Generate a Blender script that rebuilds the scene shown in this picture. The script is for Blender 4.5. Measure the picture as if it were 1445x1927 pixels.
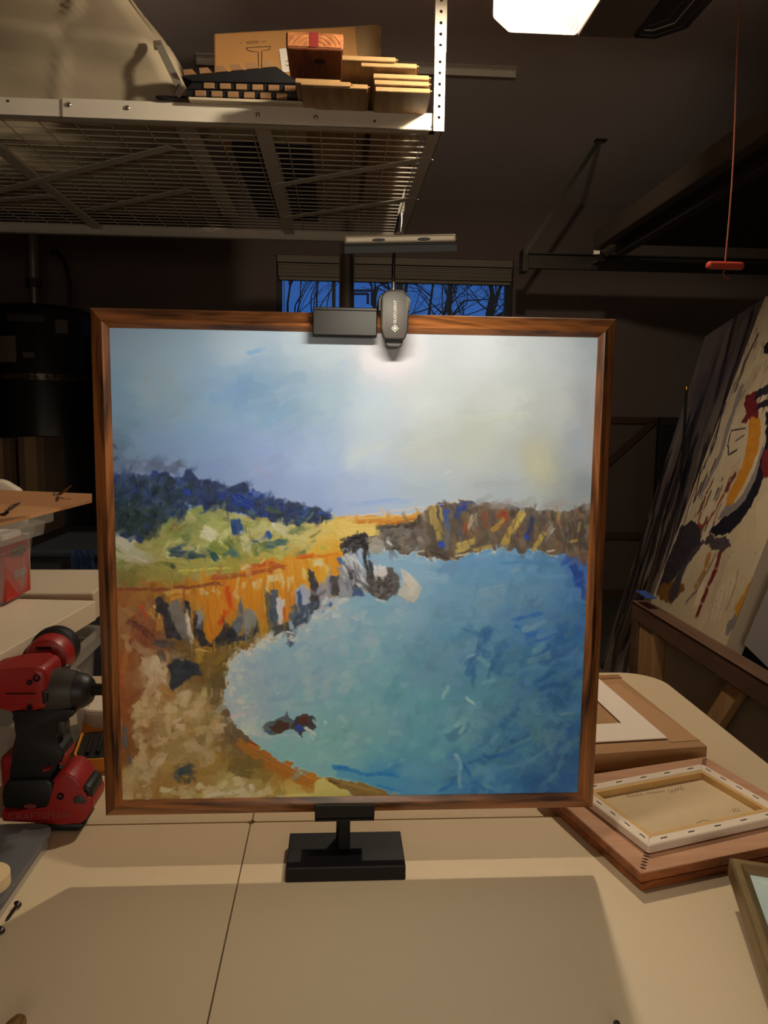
import bpy, bmesh, math, random
import numpy as np
from mathutils import Vector, Matrix, Euler
random.seed(7)
for o in list(bpy.data.objects): bpy.data.objects.remove(o)
SC=bpy.context.scene; COL=SC.collection

# ------------------------------------------------------------------ camera
FPX,IW,IH=1447.,1445,1927
PITCH,YAW,ROLL=math.radians(-6.7),math.radians(3.5),math.radians(.75)
C0=Vector((0,0,1.245))
fw=Vector((math.sin(YAW)*math.cos(PITCH),math.cos(YAW)*math.cos(PITCH),math.sin(PITCH)))
r0=Vector((math.cos(YAW),-math.sin(YAW),0)); u0=r0.cross(fw)
rt=r0*math.cos(ROLL)+u0*math.sin(ROLL); up=-r0*math.sin(ROLL)+u0*math.cos(ROLL)
cd=bpy.data.cameras.new('camera'); cam=bpy.data.objects.new('camera',cd); COL.objects.link(cam)
cd.sensor_fit='HORIZONTAL'; cd.sensor_width=36; cd.lens=36*FPX/IW; cd.clip_start=.02; cd.clip_end=200
cam.matrix_world=Matrix(((rt.x,up.x,-fw.x,C0.x),(rt.y,up.y,-fw.y,C0.y),(rt.z,up.z,-fw.z,C0.z),(0,0,0,1)))
SC.camera=cam
def ray(x,y): return fw+rt*((x-IW/2)/FPX)-up*((y-IH/2)/FPX)
def PZ(x,y,z):
    d=ray(x,y); return C0+d*((z-C0.z)/d.z)
def PY(x,y,Y):
    d=ray(x,y); return C0+d*(Y/d.y)
def PX(x,y,X):
    d=ray(x,y); return C0+d*(X/d.x)

# ------------------------------------------------------------------ world / exposure
W=bpy.data.worlds.new('dusk_sky'); SC.world=W; W.use_nodes=True
nt=W.node_tree; nt.nodes.clear()
tc=nt.nodes.new('ShaderNodeTexCoord'); sp=nt.nodes.new('ShaderNodeSeparateXYZ'); rp=nt.nodes.new('ShaderNodeValToRGB')
bg=nt.nodes.new('ShaderNodeBackground'); wo=nt.nodes.new('ShaderNodeOutputWorld')
nt.links.new(tc.outputs['Generated'],sp.inputs[0]); nt.links.new(sp.outputs['Z'],rp.inputs[0])
nt.links.new(rp.outputs[0],bg.inputs[0]); nt.links.new(bg.outputs[0],wo.inputs[0])
rp.color_ramp.elements[0].position=.0; rp.color_ramp.elements[0].color=(.05,.12,.30,1)
rp.color_ramp.elements[1].position=.35; rp.color_ramp.elements[1].color=(.008,.045,.20,1)
e=rp.color_ramp.elements.new(.14); e.color=(.022,.10,.36,1)
bg.inputs[1].default_value=1.0
SC.view_settings.view_transform='Standard'; SC.view_settings.look='None'
SC.view_settings.exposure=0; SC.view_settings.gamma=1; SC.view_settings.use_curve_mapping=False

# ------------------------------------------------------------------ lamps
OPENER_BULB=Vector((.45,1.77,2.238))      # light bulb inside the garage opener's left lens
OPENER_W=88
HEADC=Vector((.0515,.672,1.3945))          # clip-on lamp head
HEAD_TILT=math.radians(4)
LED_W=1.08
FILL_W=9.5           # added unseen fill behind the camera, brightens the painting's lower half
def light(name,kind,loc,energy,color,**k):
    l=bpy.data.lights.new(name,kind); l.energy=energy; l.color=color
    for a,b in k.items(): setattr(l,a,b)
    o=bpy.data.objects.new(name,l); o.location=loc; COL.objects.link(o); return o

rl=light('fill_light','AREA',(.3,-1.35,1.30),FILL_W,(1,.86,.68),shape='RECTANGLE',size=1.1,size_y=.35); rl.rotation_euler=(math.radians(90),0,0); rl['label']='added fill light behind the camera'

# ------------------------------------------------------------------ helpers
def lin(c):
    return tuple(((v/255)/12.92 if v/255<=.04045 else ((v/255+.055)/1.055)**2.4) for v in c[:3])
MATS={}
def mat(name,rgb=(200,200,200),rough=.6,metal=0,var=0,vscale=8,bump=0,bscale=60,emit=None,es=0,alpha=None,spec=.5,rgb2=None,coat=0):
    if name in MATS: return MATS[name]
    m=bpy.data.materials.new(name); m.use_nodes=True; MATS[name]=m
    n=m.node_tree.nodes; L=m.node_tree.links; b=n['Principled BSDF']
    c=lin(rgb); b.inputs['Base Color'].default_value=(*c,1); b.inputs['Roughness'].default_value=rough
    b.inputs['Metallic'].default_value=metal; b.inputs['Specular IOR Level'].default_value=spec
    b.inputs['Coat Weight'].default_value=coat
    tcn=n.new('ShaderNodeTexCoord')
    if var or rgb2:
        no=n.new('ShaderNodeTexNoise'); no.inputs['Scale'].default_value=vscale; no.inputs['Detail'].default_value=5
        L.new(tcn.outputs['Object'],no.inputs['Vector'])
        r=n.new('ShaderNodeValToRGB'); L.new(no.outputs['Fac'],r.inputs[0])
        c2=lin(rgb2) if rgb2 else tuple(x*(1-var) for x in c)
        r.color_ramp.elements[0].position=.3; r.color_ramp.elements[1].position=.7
        r.color_ramp.elements[0].color=(*c2,1); r.color_ramp.elements[1].color=(*c,1)
        L.new(r.outputs[0],b.inputs['Base Color'])
    if bump:
        nb=n.new('ShaderNodeTexNoise'); nb.inputs['Scale'].default_value=bscale; nb.inputs['Detail'].default_value=4
        L.new(tcn.outputs['Object'],nb.inputs['Vector'])
        bu=n.new('ShaderNodeBump'); bu.inputs['Strength'].default_value=bump; bu.inputs['Distance'].default_value=.002
        L.new(nb.outputs['Fac'],bu.inputs['Height']); L.new(bu.outputs[0],b.inputs['Normal'])
    if emit:
        b.inputs['Emission Color'].default_value=(*lin(emit),1); b.inputs['Emission Strength'].default_value=es
    if alpha is not None:
        out=n['Material Output']; t=n.new('ShaderNodeBsdfTransparent'); mx=n.new('ShaderNodeMixShader')
        mx.inputs[0].default_value=alpha; L.new(t.outputs[0],mx.inputs[1]); L.new(b.outputs[0],mx.inputs[2]); L.new(mx.outputs[0],out.inputs[0])
    return m
def wood(name,c1,c2,axis='X',scale=14,rough=.5,stretch=12,dist=1.5,bump=.1):
    if name in MATS: return MATS[name]
    m=mat(name,c1,rough); n=m.node_tree.nodes; L=m.node_tree.links; b=n['Principled BSDF']
    t=n.new('ShaderNodeTexCoord'); mp=n.new('ShaderNodeMapping'); s=[1,1,1]; s['XYZ'.index(axis)]=1./stretch
    mp.inputs['Scale'].default_value=s; L.new(t.outputs['Object'],mp.inputs[0])
    no=n.new('ShaderNodeTexNoise'); no.inputs['Scale'].default_value=scale; no.inputs['Detail'].default_value=6; no.inputs['Distortion'].default_value=dist
    L.new(mp.outputs[0],no.inputs['Vector'])
    n2=n.new('ShaderNodeTexNoise'); n2.inputs['Scale'].default_value=scale*9; n2.inputs['Detail'].default_value=3; L.new(mp.outputs[0],n2.inputs['Vector'])
    ma=n.new('ShaderNodeMath'); ma.operation='MULTIPLY_ADD'; ma.inputs[1].default_value=.35; L.new(n2.outputs['Fac'],ma.inputs[0]); L.new(no.outputs['Fac'],ma.inputs[2])
    r=n.new('ShaderNodeValToRGB'); L.new(ma.outputs[0],r.inputs[0])
    r.color_ramp.elements[0].position=.48; r.color_ramp.elements[0].color=(*lin(c2),1)
    r.color_ramp.elements[1].position=.82; r.color_ramp.elements[1].color=(*lin(c1),1)
    L.new(r.outputs[0],b.inputs['Base Color'])
    bu=n.new('ShaderNodeBump'); bu.inputs['Strength'].default_value=bump; bu.inputs['Distance'].default_value=.001
    L.new(ma.outputs[0],bu.inputs['Height']); L.new(bu.outputs[0],b.inputs['Normal'])
    return m
def tag(o,label=None,cat=None,group=None,kind=None):
    if label: o['label']=label
    if cat: o['category']=cat
    if group: o['group']=group
    if kind: o['kind']=kind
    return o
def wloc(p):
    v=Vector((0,0,0))
    while p: v=v+p.location; p=p.parent
    return v
def empty(name,loc,label,cat,group=None):
    o=bpy.data.objects.new(name,None); o.location=loc; o.empty_display_size=.02; COL.objects.link(o)
    return tag(o,label,cat,group)
def obj(name,bm,m,parent=None,smooth=False,label=None):
    if parent is not None: bmesh.ops.translate(bm,vec=-wloc(parent),verts=bm.verts)
    me=bpy.data.meshes.new(name); bmesh.ops.recalc_face_normals(bm,faces=bm.faces) if not getattr(bm,'_k',0) else None
    bm.to_mesh(me); bm.free()
    me.materials.append(m)
    if smooth:
        for p in me.polygons: p.use_smooth=True
    o=bpy.data.objects.new(name,me); COL.objects.link(o)
    if parent is not None: o.parent=parent
    if label: o['label']=label
    if smooth==2: 
        md=o.modifiers.new('es','EDGE_SPLIT'); md.split_angle=math.radians(40)
    return o
def solo(name,bm,m,label,cat,group=None,kind=None,smooth=False):
    # a thing of one mesh, origin at its base centre
    vs=[v.co for v in bm.verts]
    c=Vector(((min(v.x for v in vs)+max(v.x for v in vs))/2,(min(v.y for v in vs)+max(v.y for v in vs))/2,min(v.z for v in vs)))
    bmesh.ops.translate(bm,vec=-c,verts=bm.verts)
    o=obj(name,bm,m,smooth=smooth); o.location=c
    return tag(o,label,cat,group,kind)
def B(): return bmesh.new()
def box(bm,x0,x1,y0,y1,z0,z1,bev=0,seg=2,M=None):
    c=bmesh.ops.create_cube(bm,size=1)['verts']
    for v in c: v.co=Vector(((x0+x1)/2+v.co.x*(x1-x0),(y0+y1)/2+v.co.y*(y1-y0),(z0+z1)/2+v.co.z*(z1-z0)))
    if bev:
        es=list({e for v in c for e in v.link_edges})
        g=bmesh.ops.bevel(bm,geom=es,offset=bev,segments=seg,affect='EDGES',profile=.5)
        c=[v for v in {v for f in g['faces'] for v in f.verts}|{v for v in c if v.is_valid}]
    if M:
        for v in c: v.co=M@v.co
    return bm
def prism(bm,pts,off,bev=0,seg=2):
    """pts: planar list of Vectors; off: extrusion vector (Vector)"""
    n=len(pts); a=[bm.verts.new(p) for p in pts]; b=[bm.verts.new(Vector(p)+off) for p in pts]
    bm.faces.new(a); bm.faces.new(b[::-1])
    fs=[bm.faces.new((a[i],a[(i+1)%n],b[(i+1)%n],b[i])) for i in range(n)]
    if bev:
        es=list({e for v in a+b for e in v.link_edges})
        bmesh.ops.bevel(bm,geom=es,offset=bev,segments=seg,affect='EDGES',profile=.5)
    return bm
def frame_axes(d):
    d=d.normalized(); a=Vector((0,0,1)) if abs(d.z)<.9 else Vector((1,0,0))
    s=d.cross(a).normalized(); return s,d.cross(s).normalized()
def tube(bm,pts,r,seg=8,cap=True):
    pts=[Vector(p) for p in pts]; rs=r if isinstance(r,(list,tuple)) else [r]*len(pts); rings=[]
    s=None
    for i,p in enumerate(pts):
        d=(pts[min(i+1,len(pts)-1)]-pts[max(i-1,0)]).normalized()
        if s is None: s,t=frame_axes(d)
        else:
            s=(s-d*s.dot(d)).normalized(); t=d.cross(s)
        rings.append([bm.verts.new(p+(s*math.cos(k*2*math.pi/seg)+t*math.sin(k*2*math.pi/seg))*rs[i]) for k in range(seg)])
    for a,b in zip(rings,rings[1:]):
        for k in range(seg): bm.faces.new((a[k],a[(k+1)%seg],b[(k+1)%seg],b[k]))
    if cap: bm.faces.new(rings[0][::-1]); bm.faces.new(rings[-1])
    return bm
def lathe(bm,o,axis,prof,seg=24,cap=True):
    """prof: list (dist along axis, radius)"""
    o=Vector(o); d=Vector(axis).normalized(); s,t=frame_axes(d); rings=[]
    for h,r in prof:
        rings.append([bm.verts.new(o+d*h+(s*math.cos(k*2*math.pi/seg)+t*math.sin(k*2*math.pi/seg))*max(r,1e-5)) for k in range(seg)])
    for a,b in zip(rings,rings[1:]):
        for k in range(seg): bm.faces.new((a[k],a[(k+1)%seg],b[(k+1)%seg],b[k]))
    if cap: bm.faces.new(rings[0][::-1]); bm.faces.new(rings[-1])
    return bm
def beam(bm,a,b,w,h,upv=Vector((0,0,1)),bev=0):
    """rectangular bar from a to b, width w (sideways), height h (along up)"""
    a,b=Vector(a),Vector(b); d=(b-a).normalized(); s=d.cross(upv).normalized(); t=s.cross(d)
    pts=[a+s*w/2+t*h/2,a-s*w/2+t*h/2,a-s*w/2-t*h/2,a+s*w/2-t*h/2]
    return prism(bm,pts,b-a,bev,1)
def slab(bm,quad,th,bev=0):
    q=[Vector(p) for p in quad]; n=(q[1]-q[0]).cross(q[2]-q[1]).normalized()
    return prism(bm,q,n*th,bev,1)
def hole_plate(bm,o,u,v,L,Wd,holes,r,th,seg=16,rs=None):
    """plate with corner o, unit u (length L), unit v (width Wd); holes at distances along u, centred in v; real openings. rs: slot half-length"""
    o,u,v=Vector(o),Vector(u).normalized(),Vector(v).normalized(); n=u.cross(v)
    hl=rs or 0
    cells=[];prev=0
    for i,h in enumerate(holes):
        nxt=(holes[i+1]+h)/2 if i+1<len(holes) else min(L,h+(h-(prev if i else 0)) if False else L)
        cells.append((prev,nxt,h)); prev=nxt
    for a,b,h in cells:
        outer=[];inner=[]
        for k in range(seg):
            an=2*math.pi*(k+.5)/seg; c,s=math.cos(an),math.sin(an)
            hx=h+(hl if c>0 else -hl)+r*c; inner.append(o+u*hx+v*(Wd/2+r*s))
            # project direction on cell rectangle
            w1=(b-h) if c>0 else (h-a); sc=min(w1/abs(c) if abs(c)>1e-6 else 1e9,(Wd/2)/abs(s) if abs(s)>1e-6 else 1e9)
            outer.append(o+u*(h+c*sc)+v*(Wd/2+s*sc))
        # add true corners by snapping the nearest outer points
        for cx,cy in ((b,Wd),(b,0),(a,Wd),(a,0)):
            P=o+u*cx+v*cy; j=min(range(seg),key=lambda q:(outer[q]-P).length); outer[j]=P
        vi=[bm.verts.new(p) for p in inner]; vo=[bm.verts.new(p) for p in outer]
        vi2=[bm.verts.new(p+n*th) for p in inner]; vo2=[bm.verts.new(p+n*th) for p in outer]
        for k in range(seg):
            j=(k+1)%seg
            bm.faces.new((vo[k],vo[j],vi[j],vi[k])); bm.faces.new((vo2[j],vo2[k],vi2[k],vi2[j]))
            bm.faces.new((vi[k],vi[j],vi2[j],vi2[k])); bm.faces.new((vo[j],vo[k],vo2[k],vo2[j]))
    return bm
def text(name,s,size,M,m,parent,depth=.0003,label=None,align='CENTER'):
    cu=bpy.data.curves.new(name,'FONT'); cu.body=s; cu.size=size; cu.extrude=depth; cu.align_x=align; cu.align_y='CENTER'
    to=bpy.data.objects.new(name+'_c',cu); COL.objects.link(to); bpy.context.view_layer.update()
    me=bpy.data.meshes.new_from_object(to.evaluated_get(bpy.context.evaluated_depsgraph_get()))
    bpy.data.objects.remove(to); me.name=name
    T=Matrix.Translation(-wloc(parent)) @ M; me.transform(T); me.materials.clear(); me.materials.append(m)
    o=bpy.data.objects.new(name,me); COL.objects.link(o); o.parent=parent
    if label:o['label']=label
    return o
def basis(o,x,y):
    x=Vector(x).normalized(); y=Vector(y); y=(y-x*y.dot(x)).normalized(); z=x.cross(y)
    return Matrix(((x.x,y.x,z.x,o[0]),(x.y,y.y,z.y,o[1]),(x.z,y.z,z.z,o[2]),(0,0,0,1)))
def pl(Y,*px): return [PY(x,y,Y) for x,y in px]
def dup(root,loc=None,rz=None):
    c=root.copy(); COL.objects.link(c)
    if loc is not None: c.location=loc
    if rz is not None: c.rotation_euler=(0,0,rz)
    for ch in list(root.children):
        d=ch.copy(); COL.objects.link(d); d.parent=c
        for g in list(ch.children):
            q=g.copy(); COL.objects.link(q); q.parent=d
    return c

# ------------------------------------------------------------------ materials
WALL=mat('wall_paint',(122,106,99),.9,var=.12,vscale=1.2,bump=.25,bscale=90,spec=.2)
CEIL=mat('ceiling_paint',(226,209,204),.95,var=.08,vscale=2,bump=.3,bscale=120,spec=.15)
FLOORM=mat('concrete',(95,88,80),.8,var=.3,vscale=3,bump=.2)
TABLE=mat('table_plastic',(214,191,158),.42,var=.04,vscale=5,bump=.12,bscale=900,spec=.35)
RACK=mat('rack_white_paint',(226,216,200),.45,var=.08,vscale=12)
BLACKM=mat('black_metal',(20,18,18),.5,spec=.3)
BLACKP=mat('black_plastic',(20,19,21),.5)
DARKGREY=mat('dark_grey_plastic',(62,60,56),.5)
REDP=mat('red_plastic',(156,32,30),.42,var=.08,vscale=40)
CLEAR=mat('clear_plastic',(205,202,196),.25,alpha=.16)
FROST=mat('frosted_plastic',(195,190,182),.35,alpha=.26)
CHROME=mat('chrome',(205,200,195),.18,metal=1)
STEEL=mat('galvanised_steel',(150,142,132),.4,metal=.8,var=.2,vscale=30)
KRAFT=mat('kraft_paper',(172,128,84),.7,var=.1,vscale=20,bump=.15,bscale=30)
CARD=mat('cardboard',(176,130,84),.75,var=.12,vscale=10)
WHITEP=mat('white_card',(235,225,215),.8)
PINE=wood('pine_wood',(214,168,110),(176,124,70),'Y',20,.6,10)
WALN=lambda ax:wood('walnut_'+ax,(166,102,52),(54,28,14),ax,26,.42,9,2.2,.2)
CANW=mat('canvas_white',(190,174,152),.85,bump=.05,bscale=500)

# ------------------------------------------------------------------ structure
def struct(name,bm,m,**k):
    o=obj(name,bm,m,**k); o['kind']='structure'; return o
CH=2.75; XL,XR,YB,YF=-3.0,3.6,5.43,-1.6
b=B(); box(b,XL,XR,YF,YB,-.1,0); struct('floor',b,FLOORM)
b=B(); box(b,XL,XR,YF,YB,CH,CH+.1); struct('ceiling',b,CEIL)
WX0,WX1,WZ0,WZ1=-.425,1.21,1.55,2.366
b=B(); box(b,XL,WX0,YB,YB+.14,0,CH); box(b,WX1,XR,YB,YB+.14,0,CH); box(b,WX0,WX1,YB,YB+.14,0,WZ0); box(b,WX0,WX1,YB,YB+.14,WZ1,CH); struct('wall_back',b,WALL)
b=B(); box(b,XL-.1,XL,YF,YB,0,CH); struct('wall_left',b,WALL)
b=B(); box(b,XR,XR+.1,YF,YB,0,CH); struct('wall_right',b,WALL)
b=B(); box(b,XL,XR,YF-.1,YF,0,CH); struct('wall_front',b,WALL)
b=B(); box(b,XL,XR,YB-.012,YB,0,.09); struct('baseboard_back',b,mat('trim_paint',(140,124,110),.6))
# window
win=bpy.data.objects.new('window_1',None); win.location=((WX0+WX1)/2,YB+.05,WZ0); COL.objects.link(win); win['kind']='structure'
FR=mat('window_frame_dark',(34,32,34),.5)
b=B(); 
for a in ((WX0,WX0+.035,WZ0,WZ1),(WX1-.045,WX1,WZ0,WZ1),(WX0,WX1,WZ0,WZ0+.04),(WX0,WX1,WZ1-.04,WZ1)): box(b,a[0],a[1],YB+.04,YB+.09,a[2],a[3])
obj('window_frame',b,FR,win)
mul=[PY(628,560,YB+.06).x,PY(752,560,YB+.06).x,PY(846,560,YB+.06).x]
for i,x in enumerate(mul):
    b=B(); w=.012 if i!=1 else .022; box(b,x-w,x+w,YB+.04,YB+.085,WZ0+.03,WZ1-.03); obj('mullion',b,FR,win)
GL=mat('window_glass',(225,235,240),.04,alpha=.06)
xs=[WX0+.03]+mul+[WX1-.04]
for a,c in zip(xs,xs[1:]):
    b=B(); box(b,a,c,YB+.06,YB+.064,WZ0+.03,WZ1-.03); obj('pane',b,GL,win)
b=B(); box(b,WX0-.0,WX1+.0,YB-.03,YB+.04,WZ0-.03,WZ0); obj('window_sill',b,MATS['trim_paint'],win)
# blind, pulled up
BL=mat('blind_fabric',(150,134,118),.7,var=.1)
bl=empty('window_blind',((WX0+WX1)/2,YB+.02,WZ1-.2),'beige venetian blind pulled up above the blue dusk window','blind')
b=B(); box(b,WX0+.005,WX1-.005,YB-.005,YB+.035,WZ1-.05,WZ1-.002,.004); obj('headrail',b,BL,bl)
for k in range(7):
    z=WZ1-.058-k*.0125; b=B(); box(b,WX0+.012,WX1-.012,YB-.012+.003*(k%2),YB+.03,z-.0112,z,.002,1)
    obj('slat',b,BL,bl)
b=B(); beam(b,(WX0+.02,YB+.01,WZ1-.158),(WX1-.02,YB+.01,WZ1-.160),.04,.022,bev=.004); obj('bottom_rail',b,BL,bl)
b=B(); x=PY(535,560,YB).x; tube(b,[(x,YB-.01,WZ1-.04),(x,YB-.01,WZ0+.1)],.003,6); obj('cord',b,BL,bl)

# ------------------------------------------------------------------ tables
def rrect(x0,x1,y0,y1,rads,n=10):
    """corner radii order: (x0,y0),(x1,y0),(x1,y1),(x0,y1)"""
    P=[];cs=[(x0,y0,180),(x1,y0,270),(x1,y1,0),(x0,y1,90)]
    for (cx,cy,a0),r in zip(cs,rads):
        ox=cx+(r if cx==x0 else -r); oy=cy+(r if cy==y0 else -r)
        if r<=0: P.append((cx,cy)); continue
        for k in range(n+1):
            a=math.radians(a0+90*k/n); P.append((ox+r*math.cos(a),oy+r*math.sin(a)))
    return P
def table(x0,x1,y0,y1,zt,label,rn,rf,seam=-.1045):
    t=empty('folding_table',((x0+x1)/2,(y0+y1)/2,0),label,'table')
    for i,(a,c,rr) in enumerate(((x0,seam-.0008,(rn,.006,.006,rf)),(seam+.0008,x1,(.006,rn,rf,.006)))):
        b=B(); P=rrect(a,c,y0,y1,rr); prism(b,[Vector((x,y,zt-.042)) for x,y in P],Vector((0,0,.042)))
        top=[e for e in b.edges if all(abs(v.co.z-zt)<1e-6 for v in e.verts)]
        bmesh.ops.bevel(b,geom=top,offset=.004,segments=3,affect='EDGES',profile=.5)
        obj('tabletop_half',b,TABLE,t)
    for lx in (x0+.12,x1-.12):
        for ly in (y0+.1,y1-.1):
            b=B(); tube(b,[(lx,ly,0),(lx,ly,zt-.042)],.013,10); obj('leg',b,DARKGREY,t)
        b=B(); tube(b,[(lx,y0+.1,.15),(lx,y1-.1,.15)],.009,8); obj('stretcher',b,DARKGREY,t)
    return t
TZ=.75
table(-.85,.645,.14,.908,TZ,'near white plastic folding table whose centre seam runs towards the viewer',.05,.014)
table(-.85,.645,.922,1.485,TZ-.006,'far white plastic folding table with rounded corner behind the framed painting',.05,.075)

# ------------------------------------------------------------------ painting raster engine
RN=np.random.RandomState(11)
def vnoise(h,w,cx,cy,rs):
    gy,gx=int(cy)+3,int(cx)+3; g=rs.rand(gy,gx)
    Y=np.linspace(0,gy-2.001,h); X=np.linspace(0,gx-2.001,w); yi=Y.astype(int); xi=X.astype(int); fy=(Y-yi)[:,None]; fx=(X-xi)[None]
    fy=fy*fy*(3-2*fy); fx=fx*fx*(3-2*fx)
    a=g[yi][:,xi];b_=g[yi][:,xi+1];c=g[yi+1][:,xi];d=g[yi+1][:,xi+1]
    return (a*(1-fx)+b_*fx)*(1-fy)+(c*(1-fx)+d*fx)*fy
class Paint:
    def __init__(s,w,h,src=None,bgc=(200,200,200)):
        s.w,s.h=w,h; s.c=np.ones((h,w,3))*np.array(bgc,float); s.z=np.zeros((h,w)); s.mask=None
        if src is not None:   # homography photo px -> grid
            A=[];bb=[]
            for (x,y),(u,v) in zip(src,((0,0),(w-1,0),(w-1,h-1),(0,h-1))):
                A.append([x,y,1,0,0,0,-u*x,-u*y]);bb.append(u);A.append([0,0,0,x,y,1,-v*x,-v*y]);bb.append(v)
            s.H=np.append(np.linalg.solve(np.array(A,float),np.array(bb,float)),1).reshape(3,3)
            s.k=w/np.linalg.norm(np.array(src[1])-np.array(src[0]))
        else: s.H=None; s.k=1
        s.wx=(vnoise(h,w,w/9,h/9,RN)-.5)*2; s.wy=(vnoise(h,w,w/9,h/9,RN)-.5)*2
        s.wx+=(vnoise(h,w,w/3.5,h/3.5,RN)-.5)*.8; s.wy+=(vnoise(h,w,w/3.5,h/3.5,RN)-.5)*.8
    def T(s,p):
        p=np.array(p,float)
        if s.H is None: return p
        q=np.c_[p,np.ones(len(p))]@s.H.T; return q[:,:2]/q[:,2:]
    def pmask(s,pts,rough=4,soft=1.2):
        q=s.T(pts); x0,y0=np.floor(q.min(0)-rough*2-3).astype(int); x1,y1=np.ceil(q.max(0)+rough*2+3).astype(int)
        x0,y0=max(x0,0),max(y0,0); x1,y1=min(x1,s.w),min(y1,s.h)
        if x1<=x0 or y1<=y0: return None
        Y,X=np.mgrid[y0:y1,x0:x1].astype(float); X=X+s.wx[y0:y1,x0:x1]*rough; Y=Y+s.wy[y0:y1,x0:x1]*rough
        ins=np.zeros(X.shape,bool); n=len(q)
        for i in range(n):
            ax,ay=q[i];bx,by=q[(i+1)%n]
            if ay==by: continue
            c=((ay>Y)!=(by>Y))&(X<(bx-ax)*(Y-ay)/(by-ay)+ax); ins^=c
        m=ins.astype(float)
        for _ in range(int(round(soft))):
            p=np.pad(m,1,'edge'); m=(p[:-2,1:-1]+p[2:,1:-1]+p[1:-1,:-2]+p[1:-1,2:]+4*p[1:-1,1:-1])/8
        return (slice(y0,y1),slice(x0,x1),m)
    def poly(s,pts,col,a=1,rough=4,soft=1,jit=6,relief=.25):
        r=s.pmask(pts,rough,soft)
        if r is None: return
        ys,xs,m=r; m=m*a
        if s.mask is not None: m=m*s.mask[ys,xs]
        n=(vnoise(m.shape[0],m.shape[1],max(1,m.shape[1]/14),max(1,m.shape[0]/5),RN)-.5)*2*jit
        s.c[ys,xs]=s.c[ys,xs]*(1-m[...,None])+(np.array(col,float)+n[...,None])*m[...,None]
        s.z[ys,xs]+=m*relief
    def stroke(s,p0,p1,w,col,a=.9,bend=0,grid=False,relief=.5,dry=.3,jit=7):
        q=np.array([p0,p1],float) if grid else s.T([p0,p1]); w=w if grid else w*s.k
        d=q[1]-q[0]; L=np.hypot(*d)+1e-6; d/=L; n=np.array([-d[1],d[0]])
        x0,y0=np.floor(q.min(0)-w-abs(bend)-2).astype(int); x1,y1=np.ceil(q.max(0)+w+abs(bend)+2).astype(int)
        x0,y0=max(x0,0),max(y0,0); x1,y1=min(x1,s.w),min(y1,s.h)
        if x1<=x0 or y1<=y0: return
        Y,X=np.mgrid[y0:y1,x0:x1].astype(float); X-=q[0][0]; Y-=q[0][1]
        t=(X*d[0]+Y*d[1])/L; o=X*n[0]+Y*n[1]-bend*4*t*(1-t)+s.wx[y0:y1,x0:x1]*min(w*.25,2)
        nb=max(3,int(w*1.3)); br=RN.rand(nb); idx=np.clip(((o/w)+.5)*(nb-1),0,nb-1.001); ii=idx.astype(int); fr=idx-ii
        bt=br[ii]*(1-fr)+br[np.minimum(ii+1,nb-1)]*fr
        e0=-.06*bt*2; e1=1+.12*(bt-.5)
        m=np.clip((.5-np.abs(o)/w)*w/1.2+.2,0,1)*np.clip((t-e0)*L/3+.3,0,1)*np.clip((e1-t)*L/4,0,1)
        m*=a*(1-dry*bt*np.clip(t,0,1))
        if s.mask is not None: m=m*s.mask[y0:y1,x0:x1]
        cc=np.array(col,float)+((bt-.5)*2*jit)[...,None]
        s.c[y0:y1,x0:x1]=s.c[y0:y1,x0:x1]*(1-m[...,None])+cc*m[...,None]
        s.z[y0:y1,x0:x1]+=m*relief*(bt-.35)
    def field(s,pts,sig):
        P=s.T([p[:2] for p in pts]); C=np.array([p[2] for p in pts],float); st=4
        Y,X=np.mgrid[0:s.h:st,0:s.w:st].astype(float); num=0;den=0
        for (x,y),c in zip(P,C):
            r2=(X-x)**2+(Y-y)**2; g=1/(r2+60)**1.6 + 0
            num=num+g[...,None]*c; den=den+g[...,None]
        F=num/den; F=np.repeat(np.repeat(F,st,0),st,1)[:s.h,:s.w]
        for _ in range(10):
            p=np.pad(F,((3,3),(3,3),(0,0)),'edge'); F=(p[:-6,3:-3]+p[6:,3:-3]+p[3:-3,:-6]+p[3:-3,6:]+F)/5
        return F
    def scatter(s,poly,n,F,ln,wd,ang,spread,a=.6,jit=8,cj=7,relief=.4,bend=0,dry=.3):
        q=s.T(poly); lo,hi=q.min(0),q.max(0); r=s.pmask(poly,0,0); M=np.zeros((s.h,s.w)); M[r[0],r[1]]=r[2]
        k=0;tr=0
        while k<n and tr<n*20:
            tr+=1; x=RN.uniform(lo[0],hi[0]);y=RN.uniform(lo[1],hi[1]); xi,yi=int(np.clip(x,0,s.w-1)),int(np.clip(y,0,s.h-1))
            if M[yi,xi]<.5: continue
            k+=1; an=math.radians(ang+RN.uniform(-spread,spread)); L=ln*RN.uniform(.5,1.4)*s.k; w=wd*RN.uniform(.5,1.4)*s.k
            c=(F[yi,xi] if not isinstance(F,list) else np.array(F[RN.randint(len(F))],float))+RN.normal(0,cj)+RN.normal(0,cj*.4,3)
            dx,dy=math.cos(an)*L/2,math.sin(an)*L/2
            s.stroke((x-dx,y-dy),(x+dx,y+dy),w,c,a,RN.uniform(-bend,bend)*s.k,True,relief,dry,jit)

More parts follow.
